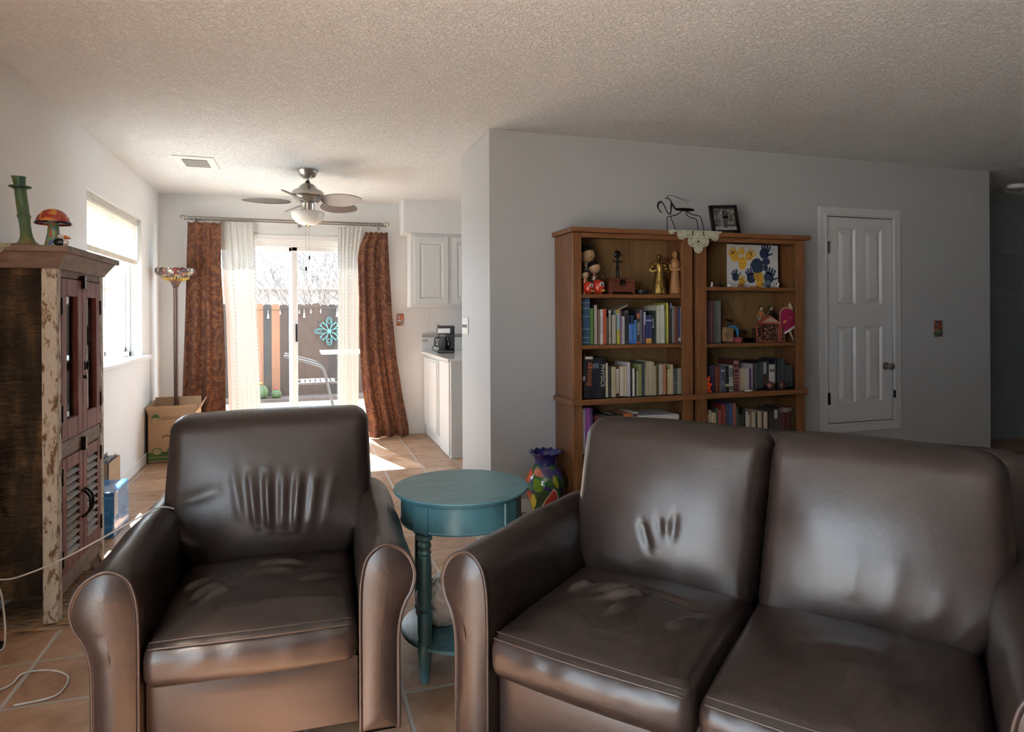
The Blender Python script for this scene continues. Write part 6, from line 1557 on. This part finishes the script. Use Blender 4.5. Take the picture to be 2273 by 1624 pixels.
# metal flower ornament
M_TQ = plain('turquoise_metal', (.03, .11, .115), .4)
q = at(731, 735, Y=10.72)
om = thing('metal_flower', 'turquoise wrought metal scroll flower hung on the fence', 'wall ornament', (q.x, 10.76, q.z - .25))
cz = .25
for k in range(8):
    a = k * pi / 4; L = .22 if k % 2 == 0 else .17; wd = .055 if k % 2 == 0 else .04
    pts = []
    for j in range(24):
        g = 2 * pi * j / 24; rr_ = L * (.5 - .5 * cos(g)); off = wd * sin(g) * (.35 + .65 * (rr_ / L))
        pts.append((rr_ * cos(a) - off * sin(a), 0, cz + rr_ * sin(a) + off * cos(a)))
    MB().tube(pts, .0065, 7, closed=True).build('petal', M_TQ, om, smooth=True)
    if k % 2 == 0:
        pts = []
        for j in range(24):
            g = 2 * pi * j / 24; rr_ = L * .62 + L * .16 * cos(g) + .06 * .3; off = .022 * sin(g)
            pts.append((rr_ * cos(a) - off * sin(a), -.004, cz + rr_ * sin(a) + off * cos(a)))
        MB().tube(pts, .005, 6, closed=True).build('inner_loop', M_TQ, om, smooth=True)
    else:
        for sg in (-1, 1):
            pts = [(lambda rr2, aa: (rr2 * cos(aa), 0, cz + rr2 * sin(aa)))(.13 + .05 * cos(g / 1.2) , a + sg * (.16 + .055 * g)) for g in [j * .35 for j in range(12)]]
            MB().tube(pts, .0055, 6).build('scroll', M_TQ, om, smooth=True)
# cacti
def cactmat():
    m, nt, bs = newmat('ribbed_cactus_skin'); bs.inputs['Roughness'].default_value = .6
    w = node(nt, 'ShaderNodeTexNoise', ins={'Scale': 30}); nt.links.new(coords(nt), w.inputs[0])
    nt.links.new(ramp(nt, w.outputs['Fac'], [(.3, (.012, .032, .006)), (.7, (.026, .06, .014))]), bs.inputs['Base Color']); return m
M_CT = cactmat()
for px, py, s, lb in ((613, 874, .068, 'smaller round striped ornamental cactus with pink flower near the fence'), (577, 870, .108, 'larger round striped ornamental cactus with orange flower, half behind the sheer')):
    q = at(px, 884, Y=10.5); t = thing('barrel_cactus', lb, 'cactus', (q.x, 10.55, .012), 0, 'ornamental barrel cacti')
    def ribf(p, g, r, z): k_ = 1 + .07 * cos(g * 12); return Vector((p.x * k_, p.y * k_, p.z))
    MB().lathe([(.001, 0), (s * .7, 0), (s * .98, s * .5), (s, s), (s * .85, s * 1.5), (s * .5, s * 1.85), (.001, s * 1.95)], 96, fn=ribf).build('body', M_CT, t, smooth=True)
    m = MB()
    for k in range(12):
        g = 2 * pi * k / 12; rr_ = 1.075
        m.tube([(r_ * rr_ * cos(g), r_ * rr_ * sin(g), z_) for r_, z_ in ((s * .7, .005), (s * .98, s * .5), (s, s), (s * .85, s * 1.5), (s * .5, s * 1.85))], s * .045, 5)
    m.build('spine_stripes', plain('yellow_spines', (.07, .065, .025), .7), t)
    m = MB()
    for k in range(9):
        g = 2 * pi * k / 9; m.tube([(0, 0, s * 1.9), (s * .28 * cos(g), s * .28 * sin(g), s * 2.25)], [s * .05, s * .09], 6)
    m.build('flower', plain('pink_flower', (.55, .03, .12), .5) if s < .1 else plain('orange_flower', (.60, .16, .03), .5), t, smooth=True)
# patio chair and table
pc_ = thing('patio_chair', 'dark metal patio armchair with strap seat outside the door', 'chair', (.1, 8.6, -.03))
def cp(px, py, Y=8.6): v = at(px, py, Y=Y); return (v.x - .1, v.y - 8.6, v.z + .03)
for dy in (0, .48):
    Y_ = 8.45 + dy
    a1_ = at(640, 793, Y=8.45); 
    P_ = [at(630, 790, Y=8.45), at(662, 798, Y=8.45), at(700, 808, Y=8.45), at(715, 815, Y=8.45), at(722, 830, Y=8.45), at(732, 870, Y=8.45), at(741, 905, Y=8.45)]
    P_ = [(v.x - .1, Y_ - 8.6, v.z + .03) for v in P_]; lz = P_[-1]; lz2 = P_[-2]; t_ = (lz[2] - .01) / (lz2[2] - lz[2])
    P_.append((lz[0] + (lz[0] - lz2[0]) * t_, lz[1], .012)); P_ = [P_[0]] + P_
    MB().tube(cat_pts(P_[1:-1], 5) + [Vector(P_[-1])], .016, 10).build('arm_and_leg', M_STEEL, pc_, smooth=True)
    s0 = at(662, 855, Y=8.45); MB().tube(cat_pts([(s0.x - .1 - .02, Y_ - 8.6, .30), (s0.x - .1, Y_ - 8.6, .44), (s0.x - .05, Y_ - 8.6, .455), (.33, Y_ - 8.6, .46)], 5), .013, 8).build('seat_rail', M_STEEL, pc_, smooth=True)
    MB().tube([(s0.x - .12, Y_ - 8.6, .30), (s0.x - .20, Y_ - 8.6, .012)], .013, 8).build('front_leg', M_STEEL, pc_, smooth=True)
for k in range(7):
    xx = s0.x - .1 + .03 + k * .062; MB().box(xx, -.15, .462, xx + .042, .33, .468).build('seat_strap', plain('silver_strap', (.45, .47, .50), .3, .3), pc_, bevel=.002)
ptb = thing('patio_table', 'patio table with grey glass top behind the metal patio chair', 'table', (.72, 8.95, -.03))
q = at(712, 790, Y=8.75)
MB().box(q.x - .72, -.35, .80, .45, .35, .822).build('tabletop', plain('pale_table_glass', (.45, .52, .54), .15), ptb, bevel=.006)
MB().tube(cat_pts([(-.28, -.1, .80), (-.24, -.1, .62), (-.16, -.1, .40), (-.16, -.1, 0.012)], 5), .018, 8).tube(cat_pts([(-.10, .15, .80), (-.13, .15, .5), (-.12, .15, .012)], 5), .018, 8).build('leg', M_STEEL, ptb, smooth=True)
MB().tube([(.35, -.1, .80), (.3, -.1, .012)], .018, 8).build('leg', M_STEEL, ptb, smooth=True)
# bare trees beyond the fence
M_TW = plain('bare_twigs', (.09, .08, .075), .8)
def tree(x, y, h, seed, label):
    rnd = random.Random(seed); m = MB()
    def br(p, d, L, r, lev):
        n = 4; pts = [p]; q_ = p.copy(); dd = d.copy()
        for i in range(n):
            dd = (dd + Vector((rnd.uniform(-1, 1), rnd.uniform(-1, 1), rnd.uniform(-.4, .6))) * .22).normalized(); q_ = q_ + dd * (L / n); pts.append(q_.copy())
        m.tube(pts, [max(.0045, r * .62) * (1 - .45 * i / n) for i in range(n + 1)], 5 if lev < 2 else 3, caps=False)
        if lev >= 6 or r < .0012: return
        kk = 3 if lev < 4 else 2
        for i in range(kk + (lev == 0) * 2):
            bp = pts[rnd.randint(2, n)] if i else pts[-1]
            nd = (dd + Vector((rnd.uniform(-1, 1), rnd.uniform(-1, 1), rnd.uniform(-.3, .8))) * .85).normalized()
            br(bp, nd, L * rnd.uniform(.62, .88), r * .62, lev + 1)
    br(Vector((0, 0, 0)), Vector((0, 0, 1)), h * .26, h * .010, 0)
    o = m.build('bare_tree', M_TW); o.location = (x, y, -.12); tag(o, label, 'tree', 'bare trees beyond the fence')
tree(-1.05, 13.5, 4.2, 3, 'bare branched tree beyond the fence, seen in the left door panel')
tree(-.35, 12.6, 3.3, 11, 'low bare tree beyond the fence just left of the door mullion')
tree(.35, 12.8, 3.6, 5, 'bare tree beyond the fence in the middle of the right door panel')
tree(.95, 13.6, 4.0, 21, 'bare tree beyond the fence behind the right sheer curtain')
tree(.05, 15.5, 4.6, 33, 'far bare tree beyond the fence, tallest above the right panel')
# far house roof band
hs = thing('neighbour_house', 'low pale stucco house far beyond the fence', 'house', (-.5, 26, -.12))
MB().box(-9, 0, 0, 9, 5, 2.35).build('wall', plain('pale_stucco', (.34, .28, .25), .9), hs)
m = MB(); m.add([(-9.3, -.4, 2.35), (9.3, -.4, 2.35), (9.3, 5.4, 2.35), (-9.3, 5.4, 2.35), (-9.3, 2.5, 2.9), (9.3, 2.5, 2.9)], [(0, 1, 5, 4), (3, 2, 5, 4), (0, 4, 3), (1, 2, 5), (0, 1, 2, 3)]); m.build('roof', plain('pale_shingle', (.26, .21, .19), .9), hs)
# neighbour wall at the side window
sw_ = thing('side_house', 'pale blue-grey neighbouring house wall outside the side window', 'house', (-5.2, 8, -.12))
MB().box(-.3, -7, 0, 0, 6, 2.3).build('siding', plain('pale_siding', (.66, .70, .74), .8), sw_)

# ================================================================ render settings that belong to the scene
S.cycles.max_bounces = 7; S.cycles.diffuse_bounces = 4; S.cycles.glossy_bounces = 3; S.cycles.transparent_max_bounces = 12
S.cycles.use_adaptive_sampling = True; S.cycles.adaptive_threshold = 0.04; S.cycles.adaptive_min_samples = 16
S.cycles.sample_clamp_indirect = 6.0; S.cycles.use_denoising = True
try: S.cycles.denoiser = 'OPENIMAGEDENOISE'
except Exception: pass
S.cycles.caustics_reflective = False; S.cycles.caustics_refractive = False
